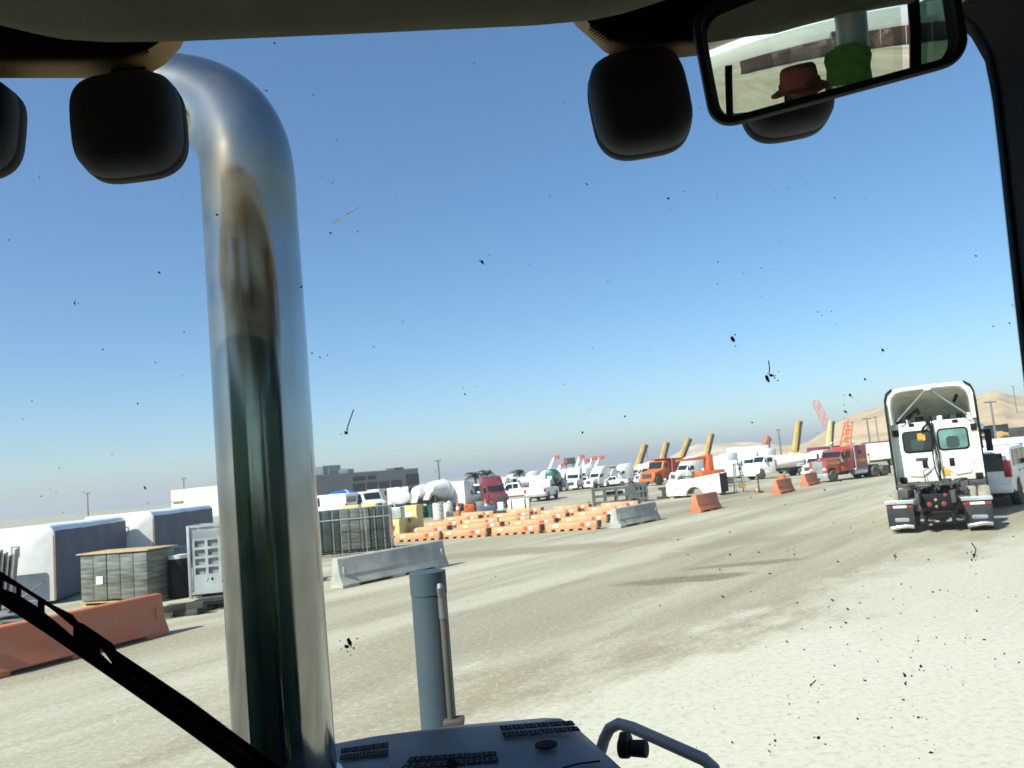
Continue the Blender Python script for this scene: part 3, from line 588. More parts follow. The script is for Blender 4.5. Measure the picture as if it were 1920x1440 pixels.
def STACKM():
    m = mat('polished_stack', (0.36, 0.375, 0.37), 0.14, metal=1.0, var=0.10, scale=2.5, stretch=(6, 6, 0.5))
    n = m.node_tree; b = n.nodes['Principled BSDF']; L = n.links.new
    tc = n.nodes.new('ShaderNodeTexCoord')
    def noise(scale, st, det=8):
        mp = n.nodes.new('ShaderNodeMapping'); mp.inputs['Scale'].default_value = st; L(tc.outputs['Object'], mp.inputs[0])
        no = n.nodes.new('ShaderNodeTexNoise'); no.inputs['Scale'].default_value = scale; no.inputs['Detail'].default_value = det; L(mp.outputs[0], no.inputs['Vector']); return no.outputs[0]
    def rng(src, a, b_, c, d):
        mr = n.nodes.new('ShaderNodeMapRange'); L(src, mr.inputs[0])
        for k, v in enumerate((a, b_, c, d)): mr.inputs[k + 1].default_value = v
        return mr.outputs[0]
    L(rng(noise(5, (1, 1, 0.4)), 0.35, 0.7, 0.06, 0.24), b.inputs['Roughness'])
    # gold glint painted in as a straw-coloured ring where the bend starts; grime in spots lower down
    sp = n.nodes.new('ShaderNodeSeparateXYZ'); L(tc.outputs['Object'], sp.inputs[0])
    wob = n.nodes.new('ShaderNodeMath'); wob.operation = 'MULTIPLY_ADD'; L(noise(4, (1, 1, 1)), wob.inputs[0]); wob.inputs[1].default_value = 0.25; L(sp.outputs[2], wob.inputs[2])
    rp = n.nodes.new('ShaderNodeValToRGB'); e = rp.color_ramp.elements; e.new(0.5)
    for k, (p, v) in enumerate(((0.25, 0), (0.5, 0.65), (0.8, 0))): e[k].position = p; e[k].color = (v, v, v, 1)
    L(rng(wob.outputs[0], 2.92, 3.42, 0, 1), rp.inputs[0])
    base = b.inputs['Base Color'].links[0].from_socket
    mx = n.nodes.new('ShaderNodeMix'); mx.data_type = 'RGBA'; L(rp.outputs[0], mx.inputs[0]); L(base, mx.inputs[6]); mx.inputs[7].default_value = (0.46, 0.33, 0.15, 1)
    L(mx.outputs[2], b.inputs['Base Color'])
    bp = n.nodes.new('ShaderNodeBump'); bp.inputs['Strength'].default_value = 0.05; bp.inputs['Distance'].default_value = 0.01
    L(noise(7, (1, 1, 0.6), 4), bp.inputs['Height']); L(bp.outputs[0], b.inputs['Normal'])
    # a thin film of road dust, thicker in spots
    ds = n.nodes.new('ShaderNodeBsdfDiffuse'); ds.inputs[0].default_value = (0.30, 0.27, 0.21, 1)
    ms = n.nodes.new('ShaderNodeMixShader'); L(rng(noise(11, (1, 1, 0.7), 10), 0.42, 0.75, 0.03, 0.30), ms.inputs[0])
    out = n.nodes['Material Output']; L(b.outputs[0], ms.inputs[1]); L(ds.outputs[0], ms.inputs[2]); L(ms.outputs[0], out.inputs[0])
    return m
MIRROR_N = Vector((-0.30, -0.93, -0.22))
wheel_loader()

# ------------------------------------------------------------------ the driver, seen in the mirror
def skin_mesh(name, chains, m, parent=None, sub=2):
    """chains: list of [(point, radius) ...]; a chain whose first point equals an earlier one joins it there."""
    vs, es, rs, idx = [], [], [], {}
    for ch in chains:
        prev = None
        for p, r in ch:
            k = tuple(round(c, 4) for c in p)
            if k not in idx: idx[k] = len(vs); vs.append(p); rs.append(r)
            i = idx[k]
            if prev is not None and prev != i: es.append((prev, i))
            prev = i
    me = bpy.data.meshes.new(name); me.from_pydata(vs, es, []); me.materials.append(m)
    o = link(name, me, parent); sm = o.modifiers.new('skin', 'SKIN'); sm.use_smooth_shade = True
    for d, r in zip(me.skin_vertices[0].data, rs): d.radius = (r, r) if not isinstance(r, tuple) else r; d.use_root = False
    me.skin_vertices[0].data[0].use_root = True
    ss = o.modifiers.new('sub', 'SUBSURF'); ss.levels = sub; ss.render_levels = sub
    return o
def driver(base):
    R = thing('person', 'driver in an orange brimmed hat and lime shirt, seen in the mirror', 'person', base)
    skin = mat('skin', (0.13, 0.07, 0.045), 0.55)
    ch = [[((0, 0, 0.10), 0.15), ((0, 0.0, 0.28), 0.15), ((0, 0.01, 0.46), 0.17), ((0, 0.0, 0.56), 0.10), ((0, 0.02, 0.64), 0.06), ((0, 0.03, 0.70), 0.062), ((0, 0.035, 0.76), 0.085), ((0, 0.03, 0.83), 0.09), ((0, 0.025, 0.90), 0.075)]]
    for s in (-1, 1):
        ch.append([((0, 0, 0.10), 0.15), ((s * 0.11, 0.08, 0.08), 0.10), ((s * 0.15, 0.45, 0.10), 0.07), ((s * 0.16, 0.50, -0.30), 0.05), ((s * 0.16, 0.52, -0.36), 0.045), ((s * 0.17, 0.66, -0.38), 0.035)])
        hand = (s * 0.14, 0.36, 0.22)
        ch.append([((0, 0.01, 0.46), 0.17), ((s * 0.19, 0.0, 0.49), 0.075), ((s * 0.25, 0.05, 0.25), 0.05), ((s * 0.16, 0.28, 0.20), 0.035), (hand, 0.032)])
        for k, L in enumerate((0.075, 0.085, 0.08, 0.065)):
            fx = s * (0.14 + 0.022 * (k - 1.5)); ch.append([(hand, 0.032), ((fx, 0.41, 0.215), 0.010), ((fx, 0.41 + L * 0.5, 0.20), 0.009), ((fx, 0.41 + L * 0.7, 0.17), 0.008)])
        ch.append([(hand, 0.032), ((s * 0.10, 0.37, 0.205), 0.011), ((s * 0.085, 0.405, 0.19), 0.009)])
    skin_mesh('body', ch, skin, R)
    # shirt and trousers follow the body a little larger
    sh = [[((0, 0, 0.12), 0.165), ((0, 0, 0.28), 0.165), ((0, 0.01, 0.46), 0.185), ((0, 0.0, 0.55), 0.12)]]
    for s in (-1, 1): sh.append([((0, 0.01, 0.46), 0.185), ((s * 0.19, 0, 0.49), 0.09), ((s * 0.25, 0.05, 0.27), 0.065)])
    skin_mesh('shirt', sh, mat('lime_shirt', (0.25, 0.62, 0.08), 0.8), R)
    tr = [[((0, 0, 0.10), 0.165), ((0, 0.02, 0.06), 0.16)]]
    for s in (-1, 1): tr.append([((0, 0, 0.10), 0.165), ((s * 0.11, 0.08, 0.08), 0.115), ((s * 0.15, 0.45, 0.10), 0.085), ((s * 0.16, 0.50, -0.28), 0.065)])
    skin_mesh('trousers', tr, mat('denim', (0.04, 0.06, 0.10), 0.9), R)
    # face
    mb = MB()
    for s in (-1, 1):
        mb = MB(); mb.lathe([(0.0, 0), (0.010, 0.002), (0.013, 0.009), (0.0, 0.016)], (s * 0.033, 0.10, 0.80), (0, 1, 0.05), 10, 0); mb.build('eye', mat('eye_dark', (0.03, 0.025, 0.02), 0.3), R)
    mb = MB(); mb.loft([[Vector((x * 0.7, 0.105, z)) for x, z in ((-0.012, 0.80), (0.012, 0.80), (0.014, 0.77), (-0.014, 0.77))], [Vector((x, 0.14, z)) for x, z in ((-0.004, 0.775), (0.004, 0.775), (0.008, 0.762), (-0.008, 0.762))]]); mb.build('nose', skin, R, 0.004)
    mb = MB(); mb.box((0, 0.112, 0.735), (0.05, 0.012, 0.012)); mb.build('mouth', mat('lips', (0.28, 0.10, 0.08), 0.5), R, 0.004)
    for s in (-1, 1):
        mb = MB(); mb.lathe([(0.0, -0.008), (0.024, -0.006), (0.03, 0.004), (0.018, 0.008), (0.0, 0.006)], (s * 0.093, 0.03, 0.79), (s, 0, 0), 12); mb.build('ear', skin, R)
    mb = MB(); mb.lathe([(0.098, 0.0), (0.102, 0.03), (0.099, 0.06), (0.07, 0.085), (0, 0.09)], (0, 0.005, 0.81), (0, -0.1, 1), 20); mb.build('hair', mat('brown_hair', (0.05, 0.03, 0.02), 0.8), R)
    # hat: dented crown and wavy brim
    felt = mat('orange_felt', (0.34, 0.09, 0.045), 0.85, var=0.15, scale=20, bump=0.2, bscale=120)
    mb = MB(); n = 36; rings = []
    for rad, z in ((0.128, 0.85), (0.126, 0.88), (0.122, 0.93), (0.116, 0.965), (0.10, 0.985), (0.06, 0.985), (0.004, 0.972)):
        rings.append([Vector((rad * 0.92 * math.cos(2 * PI * i / n), 0.02 + rad * 1.08 * math.sin(2 * PI * i / n), z)) for i in range(n)])
    mb.loft(rings); hat = mb.build('hat', felt, R, angle=60)
    rings = []
    for rad, dz in ((0.122, 0.004), (0.15, 0.0), (0.185, -0.006), (0.186, -0.010), (0.15, -0.006), (0.122, -0.004)):
        rings.append([Vector((rad * 0.96 * math.cos(2 * PI * i / n), 0.02 + rad * 1.06 * math.sin(2 * PI * i / n), 0.862 + dz - 0.35 * (rad - 0.122) * abs(math.cos(2 * PI * i / n)) + 0.004 * math.sin(5 * 2 * PI * i / n))) for i in range(n)])
    rings.append(rings[0]); mb = MB(); mb.loft(rings, 0, False); mb.build('brim', felt, hat, angle=60)
    mb = MB(); mb.lathe([(0.128, 0), (0.13, 0.002), (0.128, 0.028), (0.124, 0.028)], (0, 0.02, 0.866), (0, 0, 1), 36); mb.build('hat_band', mat('brown_band', (0.15, 0.05, 0.03), 0.7), hat)
    return R
driver((-0.12, -0.52, 1.66))
# vest standing in for an unclear figure in green, at a grey post
mb = MB(); t = thing('grey_post', 'grey metal post standing behind the seat, seen in the mirror', 'post', (0.13, -1.22, 0.9))
mb.cyl((0, 0, 0), (0, 0, 2.03), 0.13, 0.13, 28); mb.build('post', LGREY, t, 0.0)
mb = MB(); mb.lathe([(0.16, 0), (0.16, 0.03), (0.132, 0.04)], (0, 0, 0), (0, 0, 1), 24); mb.build('base_plate', DARK, t)
t = thing('green_shape', 'lime green shape standing in for an unclear figure at the grey post, seen in the mirror', 'shape', (0.10, -1.04, 2.22))
shape = mat('lime_shape', (0.16, 0.38, 0.07), 0.8, var=0.2, scale=12, bump=0.4, bscale=30)
mb = MB(); rings = []
for z, w, d in ((-0.04, 0.20, 0.05), (0.12, 0.19, 0.06), (0.28, 0.17, 0.055), (0.36, 0.185, 0.05), (0.42, 0.17, 0.045), (0.455, 0.09, 0.04), (0.47, 0.06, 0.03)):
    rings.append([Vector((w * math.copysign(abs(math.cos(2 * PI * i / 28)) ** 0.7, math.cos(2 * PI * i / 28)), d * math.sin(2 * PI * i / 28) * (1 + 0.12 * math.sin(5 * i + 4 * z)), z)) for i in range(28)])
mb.loft(rings); mb.build('shape', shape, t, angle=70)
mb = MB(); mb.loft([[Vector((p.x * 1.03, p.y * 1.06, p.z * 0 + z)) for p in rings[1]] for z in (0.12, 0.17)], 0, False); mb.build('reflective_band', ALU, t)
# ------------------------------------------------------------------ barriers
def jersey(name, label, cat, a, b, m, h=0.76, w=0.52, group=None, slot=True, rim=None):
    """Concrete-style barrier from ground point a to b (a is the end that shows)."""
    a, b = Vector(a), Vector(b); d = b - a; L = d.length
    t = thing(name, label, cat, ((a.x + b.x) / 2, (a.y + b.y) / 2, 0), ang(d), group)
    k = h / 0.8
    def prof(z0): return [(-w / 2, z0), (w / 2, z0), (w / 2, 0.09 * k), (w * 0.29, 0.34 * k), (w * 0.19, h - 0.025), (w * 0.15, h), (-w * 0.15, h), (-w * 0.19, h - 0.025), (-w * 0.29, 0.34 * k), (-w / 2, 0.09 * k)]
    mb = MB(); mb.prism(prof(0.07), -L / 2, L / 2, 'x')
    feet = [(-L / 2, -L * 0.36), (-L * 0.06, L * 0.06), (L * 0.36, L / 2)]
    for x0, x1 in feet: mb.box(((x0 + x1) / 2, 0, 0.037), (x1 - x0, w * 0.97, 0.07))
    mb.build('body', m, t, 0.015)
    if slot:
        for sx in (-1, 1):
            for sy in (-1, 1):
                mb = MB(); mb.box((sx * (L / 2 - 0.16 * k), sy * w * 0.24, 0.36 * k), (0.05, 0.1, 0.40 * k)); mb.build('lifting_lug', m, t, 0.02)
    return t
ob_r, ob_l = G(299, 1189), G(-60, 1282)
jersey('water_barrier', 'faded orange barrier running behind the wiper, beside the white wrapped units', 'barrier', ob_l, ob_r, PLASTIC, 0.75, 0.55)
q = G(631, 1104); jersey('concrete_barrier', 'grey concrete barrier lying between exhaust stack and grey tube', 'barrier', q, q + LANE * 3.7, CONC, 0.72, 0.5)
q = G(1153, 991); jersey('concrete_barrier', 'grey concrete barrier at the end of the tan orange barricades', 'barrier', q, q + LANE * 3.1, CONC, 0.74, 0.55)
orange = 'short orange barriers along the lane'
for a, b, lab in (((1304, 962), 2.1, 'short orange barrier in front of the white service body'), ((1455, 927), 2.2, 'short orange barrier between the service body and the red truck'), ((1508, 912), 2.2, 'short orange barrier just in front of the red truck')):
    jersey('water_barrier', lab, 'barrier', G(*a), G(*a) + LANE * b, PLASTIC, 0.76, 0.56, orange, False)
# ---- rows of low tan-orange barricades
def barricade():
    t = thing('low_barricade', 'x', 'barricade'); L, w, h = 2.02, 0.5, 0.33
    mb = MB(); mb.prism([(-w / 2, 0.085), (w / 2, 0.085), (w / 2 - 0.03, h - 0.03), (w / 2 - 0.08, h), (-w / 2 + 0.08, h), (-w / 2 + 0.03, h - 0.03)], -L / 2, L / 2, 'x')
    for k in range(6): mb.box((-L / 2 + 0.12 + k * (L - 0.24) / 5, 0, 0.044), (0.20, w * 0.96, 0.09))
    mb.build('body', BEAM, t, 0.012)
    mb = MB(); mb.box((L / 2 + 0.03, 0, 0.19), (0.06, w * 0.94, 0.26)); mb.build('shaded_end', mat('shaded_end_brown', (0.16, 0.09, 0.05), 0.7), t)  # dark plate puts the end face's shade into colour
    for x, wd, m in ((-L * 0.30, 0.26, mat('pale_tan_sticker', (0.75, 0.62, 0.42), 0.6)), (L * 0.34, 0.16, PALEB), (L * 0.22, 0.13, REDST)):
        mb = MB(); mb.box((x, -w / 2 + 0.004, 0.225), (wd, 0.02, 0.12)); mb.build('sticker', m, t)
    return t
bar0 = barricade(); first = True
RA = math.radians(-21)
for ri, (y0, xs, nm) in enumerate(((1002, (748, 832, 928, 1030), 'front'), (991, (770, 864, 962, 1057), 'second'), (981.5, (800, 868, 925, 990, 1082), 'third'), (973, (838, 930, 1018, 1106), 'fourth'), (966, (869, 955, 1042, 1131), 'back'))):
    for k, px in enumerate(xs):
        # py of the row at this column: rows run slightly up to the right in the picture
        py = y0 + (960 - px) * 0.066
        p = G(px, py); d = Vector((math.cos(RA), math.sin(RA), 0)); p = p + d * 0.97
        lab = f'low tan orange barricade, {nm} row, ' + ('row end near the yellow cabinets', 'second from the yellow cabinets', 'third from the yellow cabinets', 'fourth from the yellow cabinets', 'row end near the concrete barrier')[k if k < 3 or len(xs) == 5 else 4 if k == len(xs) - 1 else k]
        if first: bar0['label'] = lab; bar0.location = p; bar0.rotation_euler = (0, 0, RA); bar0['group'] = 'low barricades'; first = False
        else: dup(bar0, lab, p, RA + rnd.uniform(-0.05, 0.05), group='low barricades')
# ------------------------------------------------------------------ white wrapped units on the far side
def wrapped_unit(label, c, d, L, W_, h, sag=0.0):
    """c: ground corner between the white end and the shaded long side; d: direction the long side runs away."""
    d = Vector(d).normalized(); nrm = Vector((-d.y, d.x, 0))  # to its left
    o = Vector(c) + nrm * (W_ / 2)
    t = thing('wrapped_trailer', label, 'trailer', (o.x, o.y, 0), ang(d), 'white wrapped trailers')
    def prof(k=1.0, r=0.22):
        hw = W_ / 2 * k; out = [(-hw, 0.10), (hw, 0.10)]
        out += [(hw - r + r * math.cos(a), h * k - r + r * math.sin(a)) for a in [PI / 2 * i / 6 for i in range(7)]]
        out += [(-hw + r + r * math.cos(a), h * k - r + r * math.sin(a)) for a in [PI / 2 + PI / 2 * i / 6 for i in range(7)]]
        return out
    mb = MB(); rr = random.Random(int(L * 10)); rings = []
    for i in range(15):
        x = 0.12 + (L - 0.12) * i / 14; k = 1.0 - 0.015 * rr.random()
        rings.append([Vector((x, y + (0.03 * math.sin(i * 2.1 + z * 4) if abs(y) > W_ * 0.45 else 0), z * (1 - sag * math.sin(PI * i / 14)))) for y, z in prof(k)])
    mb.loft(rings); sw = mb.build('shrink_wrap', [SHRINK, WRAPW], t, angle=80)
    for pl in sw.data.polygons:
        if pl.normal.z > 0.25: pl.material_index = 1  # upward faces turn white: sun on the top put into colour
    mb = MB(); mb.prism(prof(1.0), 0.0, 0.11, 'x'); e = mb.build('end_panel', WHITE, t, 0.02)
    mb = MB(); mb.prism([(-W_ / 2 - 0.004, 0.10), (-W_ / 2 - 0.004, h - 0.3), (-W_ / 2 + 0.025, h - 0.3), (-W_ / 2 + 0.025, 0.10)], -0.012, 0.02, 'x'); mb.build('edge_trim', mat('amber_trim', (0.38, 0.20, 0.06), 0.7), t)
    mb = MB(); y0, z0 = -W_ * 0.1, h - 0.62
    for (cy, cz, sy, sz) in ((0, 0.13, 0.2, 0.03), (0, -0.13, 0.2, 0.03), (0.09, 0, 0.03, 0.24), (-0.09, 0, 0.03, 0.24)): mb.box((-0.008, y0 + cy, z0 + cz), (0.012, sy, sz))
    mb.build('placard_frame', mat('grey_placard', (0.42, 0.43, 0.42), 0.6), e)
    mb = MB(); mb.prism([(-W_ / 2 + 0.14, 0.12), (-W_ / 2 + 0.14, 0.78), (-W_ / 2 + 0.20, 0.86), (W_ * 0.16, 0.86), (W_ * 0.22, 0.78), (W_ * 0.22, 0.12)], -0.01, 0.02, 'x'); mb.build('shadow_patch', mat('shadow_grey', (0.10, 0.12, 0.15), 0.5), e)  # dark panel paints a shadow cast on the end face
    mb = MB(); mb.box((L / 2, 0, 0.055), (L * 0.96, W_ * 0.8, 0.11)); mb.build('skid', DARK, t)
    return t
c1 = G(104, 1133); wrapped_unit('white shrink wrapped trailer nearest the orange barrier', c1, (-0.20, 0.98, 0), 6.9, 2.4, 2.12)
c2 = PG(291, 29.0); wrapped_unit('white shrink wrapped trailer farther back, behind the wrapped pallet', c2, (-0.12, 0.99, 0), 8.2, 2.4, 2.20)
# ---- pallet of mesh goods wrapped in plastic
def wrapped_pallet(label, c, rz, wx, wy, h, m, cat='pallet', top=True, group=None, n=5, note=True, strap=False):
    t = thing('wrapped_pallet', label, cat, c, rz, group); rr = random.Random(int(c[0] * 100))
    mb = MB()
    for k in range(n):          # bundles standing side by side under the film
        x0 = -wx / 2 + wx * k / n; mb.box((x0 + wx / n / 2, 0, 0.14 + (h - 0.14) / 2 + rr.uniform(-0.02, 0.02)), (wx / n - 0.012, wy - rr.uniform(0, 0.05), h - 0.16))
    mb.build('bundle', m, t, 0.02)
    mb = MB()
    for z in (0.02, 0.11): mb.box((0, 0, z), (wx * 1.02, wy * 1.02, 0.025))
    for x in (-0.45, 0, 0.45): mb.box((x * wx, 0, 0.065), (0.09, wy, 0.06))
    mb.build('pallet', WOOD if top else DARK, t)
    if top:
        mb = MB(); mb.box((0, 0, h + 0.02), (wx * 1.07, wy * 1.07, 0.03)); mb.build('top_board', WOOD, t)
    if note:
        mb = MB(); mb.box((-wx * 0.2, -wy / 2 - 0.012, h * 0.5), (0.2, 0.012, 0.19)); mb.build('paper_note', STICK, t)
    if strap:
        mb = MB()
        for x in (-wx * 0.25, wx * 0.25): mb.box((x, -wy / 2 - 0.01, h / 2), (0.03, 0.01, h * 0.9)); 
        mb.box((0, -wy / 2 - 0.01, h * 0.78), (wx, 0.01, 0.035)); mb.build('strap', GREY, t)
    return t
p1, p2 = PG(160, 20.6), PG(286, 20.0)
mid = (p1 + p2) / 2 + Vector((0.05, 0.45, 0))
wrapped_pallet('plastic wrapped pallet of grey green mesh bundles with a white note', mid, ang(p2 - p1), (p2 - p1).length, 1.0, 1.30, WRAPG)
mid2 = PG(296, 20.9) + Vector((0.15, 0.3, 0))
wrapped_pallet('darker wrapped pallet tucked against the grey green one', mid2, ang(p2 - p1) + 0.05, 0.55, 1.0, 1.26, WRAPD, n=2, note=False, top=False)
t = thing('plastic_drum', 'black plastic drum standing between wrapped pallet and grey mesh rack', 'drum', PG(337, 20.8))
mb = MB(); mb.lathe([(0.0, 0), (0.25, 0), (0.27, 0.06), (0.265, 0.3), (0.28, 0.33), (0.265, 0.36), (0.265, 0.62), (0.28, 0.65), (0.265, 0.68), (0.26, 0.92), (0.22, 0.98), (0, 0.98)], (0, 0, 0), (0, 0, 1), 24); mb.build('body', BLACK, t)
mb = MB(); mb.lathe([(0.2, 0.985), (0.24, 0.99), (0.24, 1.08), (0.0, 1.10)], (0, 0, 0), (0, 0, 1), 20); mb.build('lid', WHITE2, t)
# ---- grey rack with a perforated front
def mesh_rack(label, c, rz, wx, wy, h):
    t = thing('mesh_rack', label, 'rack', c, rz)
    for x in (-wx / 2, wx / 2):
        for y in (-wy / 2, wy / 2):
            mb = MB(); mb.box((x, y, h / 2), (0.07, 0.07, h)); mb.build('post', LGREY, t, 0.008)
    mb = MB()
    for z in (0.12, h - 0.03): 
        for y in (-wy / 2, wy / 2): mb.box((0, y, z), (wx - 0.07, 0.05, 0.06))
        for x in (-wx / 2, wx / 2): mb.box((x, 0, z), (0.05, wy - 0.07, 0.06))
    mb.build('rail', LGREY, t)
    mb = MB(); nx, nz = 5, 4; y = -wy / 2 + 0.02; zb, zt_ = h * 0.30, h * 0.80
    for i in range(nx + 1): mb.box((-wx / 2 + 0.1 + (wx - 0.2) * i / nx, y, (zb + zt_) / 2), (0.07, 0.02, zt_ - zb))
    for j in range(nz + 1): mb.box((0, y + 0.002, zb + (zt_ - zb) * j / nz), (wx - 0.14, 0.02, 0.065))
    for j in range(12): mb.box((0, y, zt_ + 0.03 + (h - 0.08 - zt_ - 0.03) * j / 11), (wx - 0.1, 0.02, 0.018))
    mb.box((0, y, (0.15 + zb) / 2), (wx - 0.1, 0.02, zb - 0.15)); mb.build('front_grille', LGREY, t)
    mb = MB(); mb.box((0, 0.02, h / 2), (wx - 0.12, wy - 0.1, h - 0.35)); mb.build('core', mat('grey_core', (0.27, 0.29, 0.285), 0.6, var=0.3, scale=6), t)
    for x in (-wx / 2 + 0.2, wx / 2 - 0.2):
        mb = MB(); mb.box((x, 0, 0.04), (0.12, wy, 0.08)); mb.build('foot', DARK, t)
    return t
c = PG(352, 20.4); mesh_rack('pale grey rack with perforated front standing left of the exhaust stack', c + Vector((0.95, 0.5, 0)), 0.10, 1.8, 0.9, 1.80)
# ---- bits of dunnage on the ground
def timbers(label, c, rz, n, m, seed):
    t = thing('timber_heap', label, 'timber', c, rz); rr = random.Random(seed)
    for k in range(n):
        mb = MB(); mb.box((rr.uniform(-0.2, 0.2), rr.uniform(-0.3, 0.3), 0.07 + 0.13 * (k // 3)), (rr.uniform(0.6, 1.0), 0.16, 0.13), rr.uniform(-0.4, 0.4)); mb.build('timber', m, t, 0.008)
    return t
timbers('dark timber offcuts heaped at the end of the orange barrier', PG(333, 17.4), 0.2, 5, mat('dark_timber', (0.07, 0.065, 0.055), 0.85, var=0.3, scale=5), 2)
t = thing('plastic_pallet', 'black plastic pallet lying in front of the grey mesh rack', 'pallet', PG(404, 18.3), 0.1)
mb = MB()
for y in (-0.4, -0.2, 0, 0.2, 0.4): mb.box((0, y, 0.15), (1.1, 0.13, 0.03))
for x in (-0.48, 0, 0.48):
    for y in (-0.38, 0, 0.38): mb.box((x, y, 0.085), (0.14, 0.12, 0.10))
    mb.box((x, 0, 0.017), (0.12, 0.9, 0.03))
mb.build('deck', BLACK, t)
mb = MB(); mb.box((0.05, 0.0, 0.21), (0.8, 0.4, 0.07), 0.15); mb.build('loose_board', mat('dark_timber', (0.07, 0.065, 0.055)), t)
# ---- aluminium sheets leaning at the frame's edge
t = thing('panel_stack', 'stack of bright ribbed metal panels beside the white trailer', 'panels', PG(-8, 17.6), 0.5)
for k in range(7):
    mb = MB(); x = -0.35 + 0.1 * k
    prof = []
    for i in range(13): prof.append((-0.5 + i / 12, 0.02 * (i % 2)))
    rings = [[Vector((x + v + z * 0.10, u, z)) for u, v in prof] + [Vector((x + v - 0.02 + z * 0.10, u, z)) for u, v in reversed(prof)] for z in (0.05, 1.72 - 0.06 * (k % 3))]
    mb.loft(rings); mb.build('panel', ALU, t)
mb = MB(); mb.box((0, 0, 0.03), (1.1, 1.1, 0.06)); mb.build('skid', WOOD, t)
t = thing('folded_panels', 'folded grey metal panels piled low in front of the white trailer', 'panels', PG(22, 16.9), 0.3)
for k in range(5):
    mb = MB(); mb.box((0.04 * k, 0, 0.08 + 0.13 * k), (1.1 - 0.12 * k, 0.9, 0.05), 0.06 * k, ry=0.05 * (-1) ** k); mb.build('panel', GREY, t, 0.005)
mb = MB(); mb.box((0.42, -0.1, 0.86), (0.55, 0.3, 0.03), ry=-0.6); mb.build('bent_panel', GREY, t, 0.004)
# ---- wrapped cages right of the stack
gx = [PG(x, 29.3) for x in (590, 641, 697, 733)]
labs = ['dark wrapped cargo bundle half hidden by the exhaust stack', 'grey green wrapped cargo bundle behind the concrete barrier', 'dark wrapped cargo bundle next to the yellow cabinets']
for k in range(3):
    a, b = gx[k], gx[k + 1]; wx = (b - a).length - 0.03
    wrapped_pallet(labs[k], (a + b) / 2 + Vector((0, 0.5, 0)), 0.0, wx, 1.0, 1.62, (WRAPD, WRAPG, WRAPD)[k], 'bundle', False, None, 3, False, True)
# chain-link panels in front of them
def link_fence(label, a, b, h, posts):
    d = b - a; L = d.length; t = thing('wire_fence', label, 'fence', ((a.x + b.x) / 2, (a.y + b.y) / 2, 0), ang(d))
    for i in range(posts):
        mb = MB(); mb.cyl((-L / 2 + L * i / (posts - 1), 0, 0), (-L / 2 + L * i / (posts - 1), 0, h), 0.02, n=8); mb.build('post', GREY, t)
    mb = MB()
    for z in (0.08, h * 0.78, h): mb.cyl((-L / 2, 0, z), (L / 2, 0, z), 0.016, n=6)
    mb.build('rail', GREY, t)
    mb = MB(); n = int(L / 0.16)
    for i in range(-int(h / 0.16), n):
        for s in (0, 1):
            x0 = -L / 2 + i * 0.16; x1 = x0 + h; lo, hi = max(x0, -L / 2), min(x1, L / 2)
            if hi <= lo: continue
            za, zb_ = (lo - x0), (hi - x0)
            if s: mb.box(((lo + hi) / 2, 0.004, h - (za + zb_) / 2), (0.005, 0.003, (hi - lo) * 1.414), ry=-PI / 4)
            else: mb.box(((lo + hi) / 2, -0.004, (za + zb_) / 2), (0.005, 0.003, (hi - lo) * 1.414), ry=PI / 4)
    mb.build('wire_mesh', DARK, t)
    return t
link_fence('chain link fence panel standing before the wrapped bundles', PG(596, 28.7), PG(736, 28.7), 1.66, 4)
# ---- yellow cabinets
def cabinet(label, c, rz, wx, wy, h, m, patch, extra=None):
    t = thing('storage_cabinet', label, 'cabinet', c, rz)
    mb = MB(); mb.box((0, 0, 0.08 + (h - 0.08) / 2), (wx, wy, h - 0.08)); mb.build('body', m, t, 0.015)
    mb = MB(); mb.box((0, 0, 0.04), (wx * 0.9, wy * 0.9, 0.08)); mb.build('plinth', DARK, t)
    for s in (-1, 1):
        mb = MB(); mb.box((s * wx * 0.245, -wy / 2 - 0.01, h * 0.52), (wx * 0.47, 0.02, h * 0.82)); d = mb.build('door', m, t, 0.006)
        mb = MB(); mb.box((s * wx * 0.05, -wy / 2 - 0.03, h * 0.5), (0.03, 0.03, 0.16)); mb.build('handle', DARK, d)
    mb = MB(); mb.box((patch[0] * wx, -wy / 2 - 0.024, patch[1] * h), (patch[2] * wx, 0.008, patch[2] * wx * 0.8)); mb.build('sticker', patch[3], t)
    return t
cabinet('tall pale yellow cabinet with a white sticker beside the barricades', PG(774, 37) + Vector((0, 0.35, 0)), -0.28, 0.78, 0.7, 1.33, PALEY, (-0.05, 0.68, 0.45, STICK))
cabinet('low pale yellow cabinet with a red mark beside the wrapped bundles', PG(743, 36.0) + Vector((0, 0.35, 0)), -0.28, 0.62, 0.7, 0.80, PALEY, (0.0, 0.6, 0.3, REDST))
t = thing('grey_tank', 'small grey tank sitting on top of the low yellow cabinet', 'tank', PG(746, 36.4, 0.81), -0.28)
mb = MB(); mb.box((0, 0, 0.27), (0.56, 0.5, 0.52)); mb.build('body', LGREY, t, 0.06)
mb = MB(); mb.cyl((0, 0, 0.53), (0, 0, 0.6), 0.07, n=14); mb.build('filler_cap', DARK, t)
t = thing('cabinet_crate', 'long pale yellow crate row behind the wrapped bundles', 'crate', PG(675, 38), 0.0)
for k, (x, w) in enumerate(((-0.35, 0.9), (0.62, 0.62))):
    mb = MB(); mb.box((x, 0, 0.78), (w, 0.7, 1.56)); mb.build('crate', PALEY, t, 0.02)
    mb = MB(); mb.box((x, -0.36, 0.9), (w * 0.8, 0.02, 0.1)); mb.build('batten', WOOD, t)
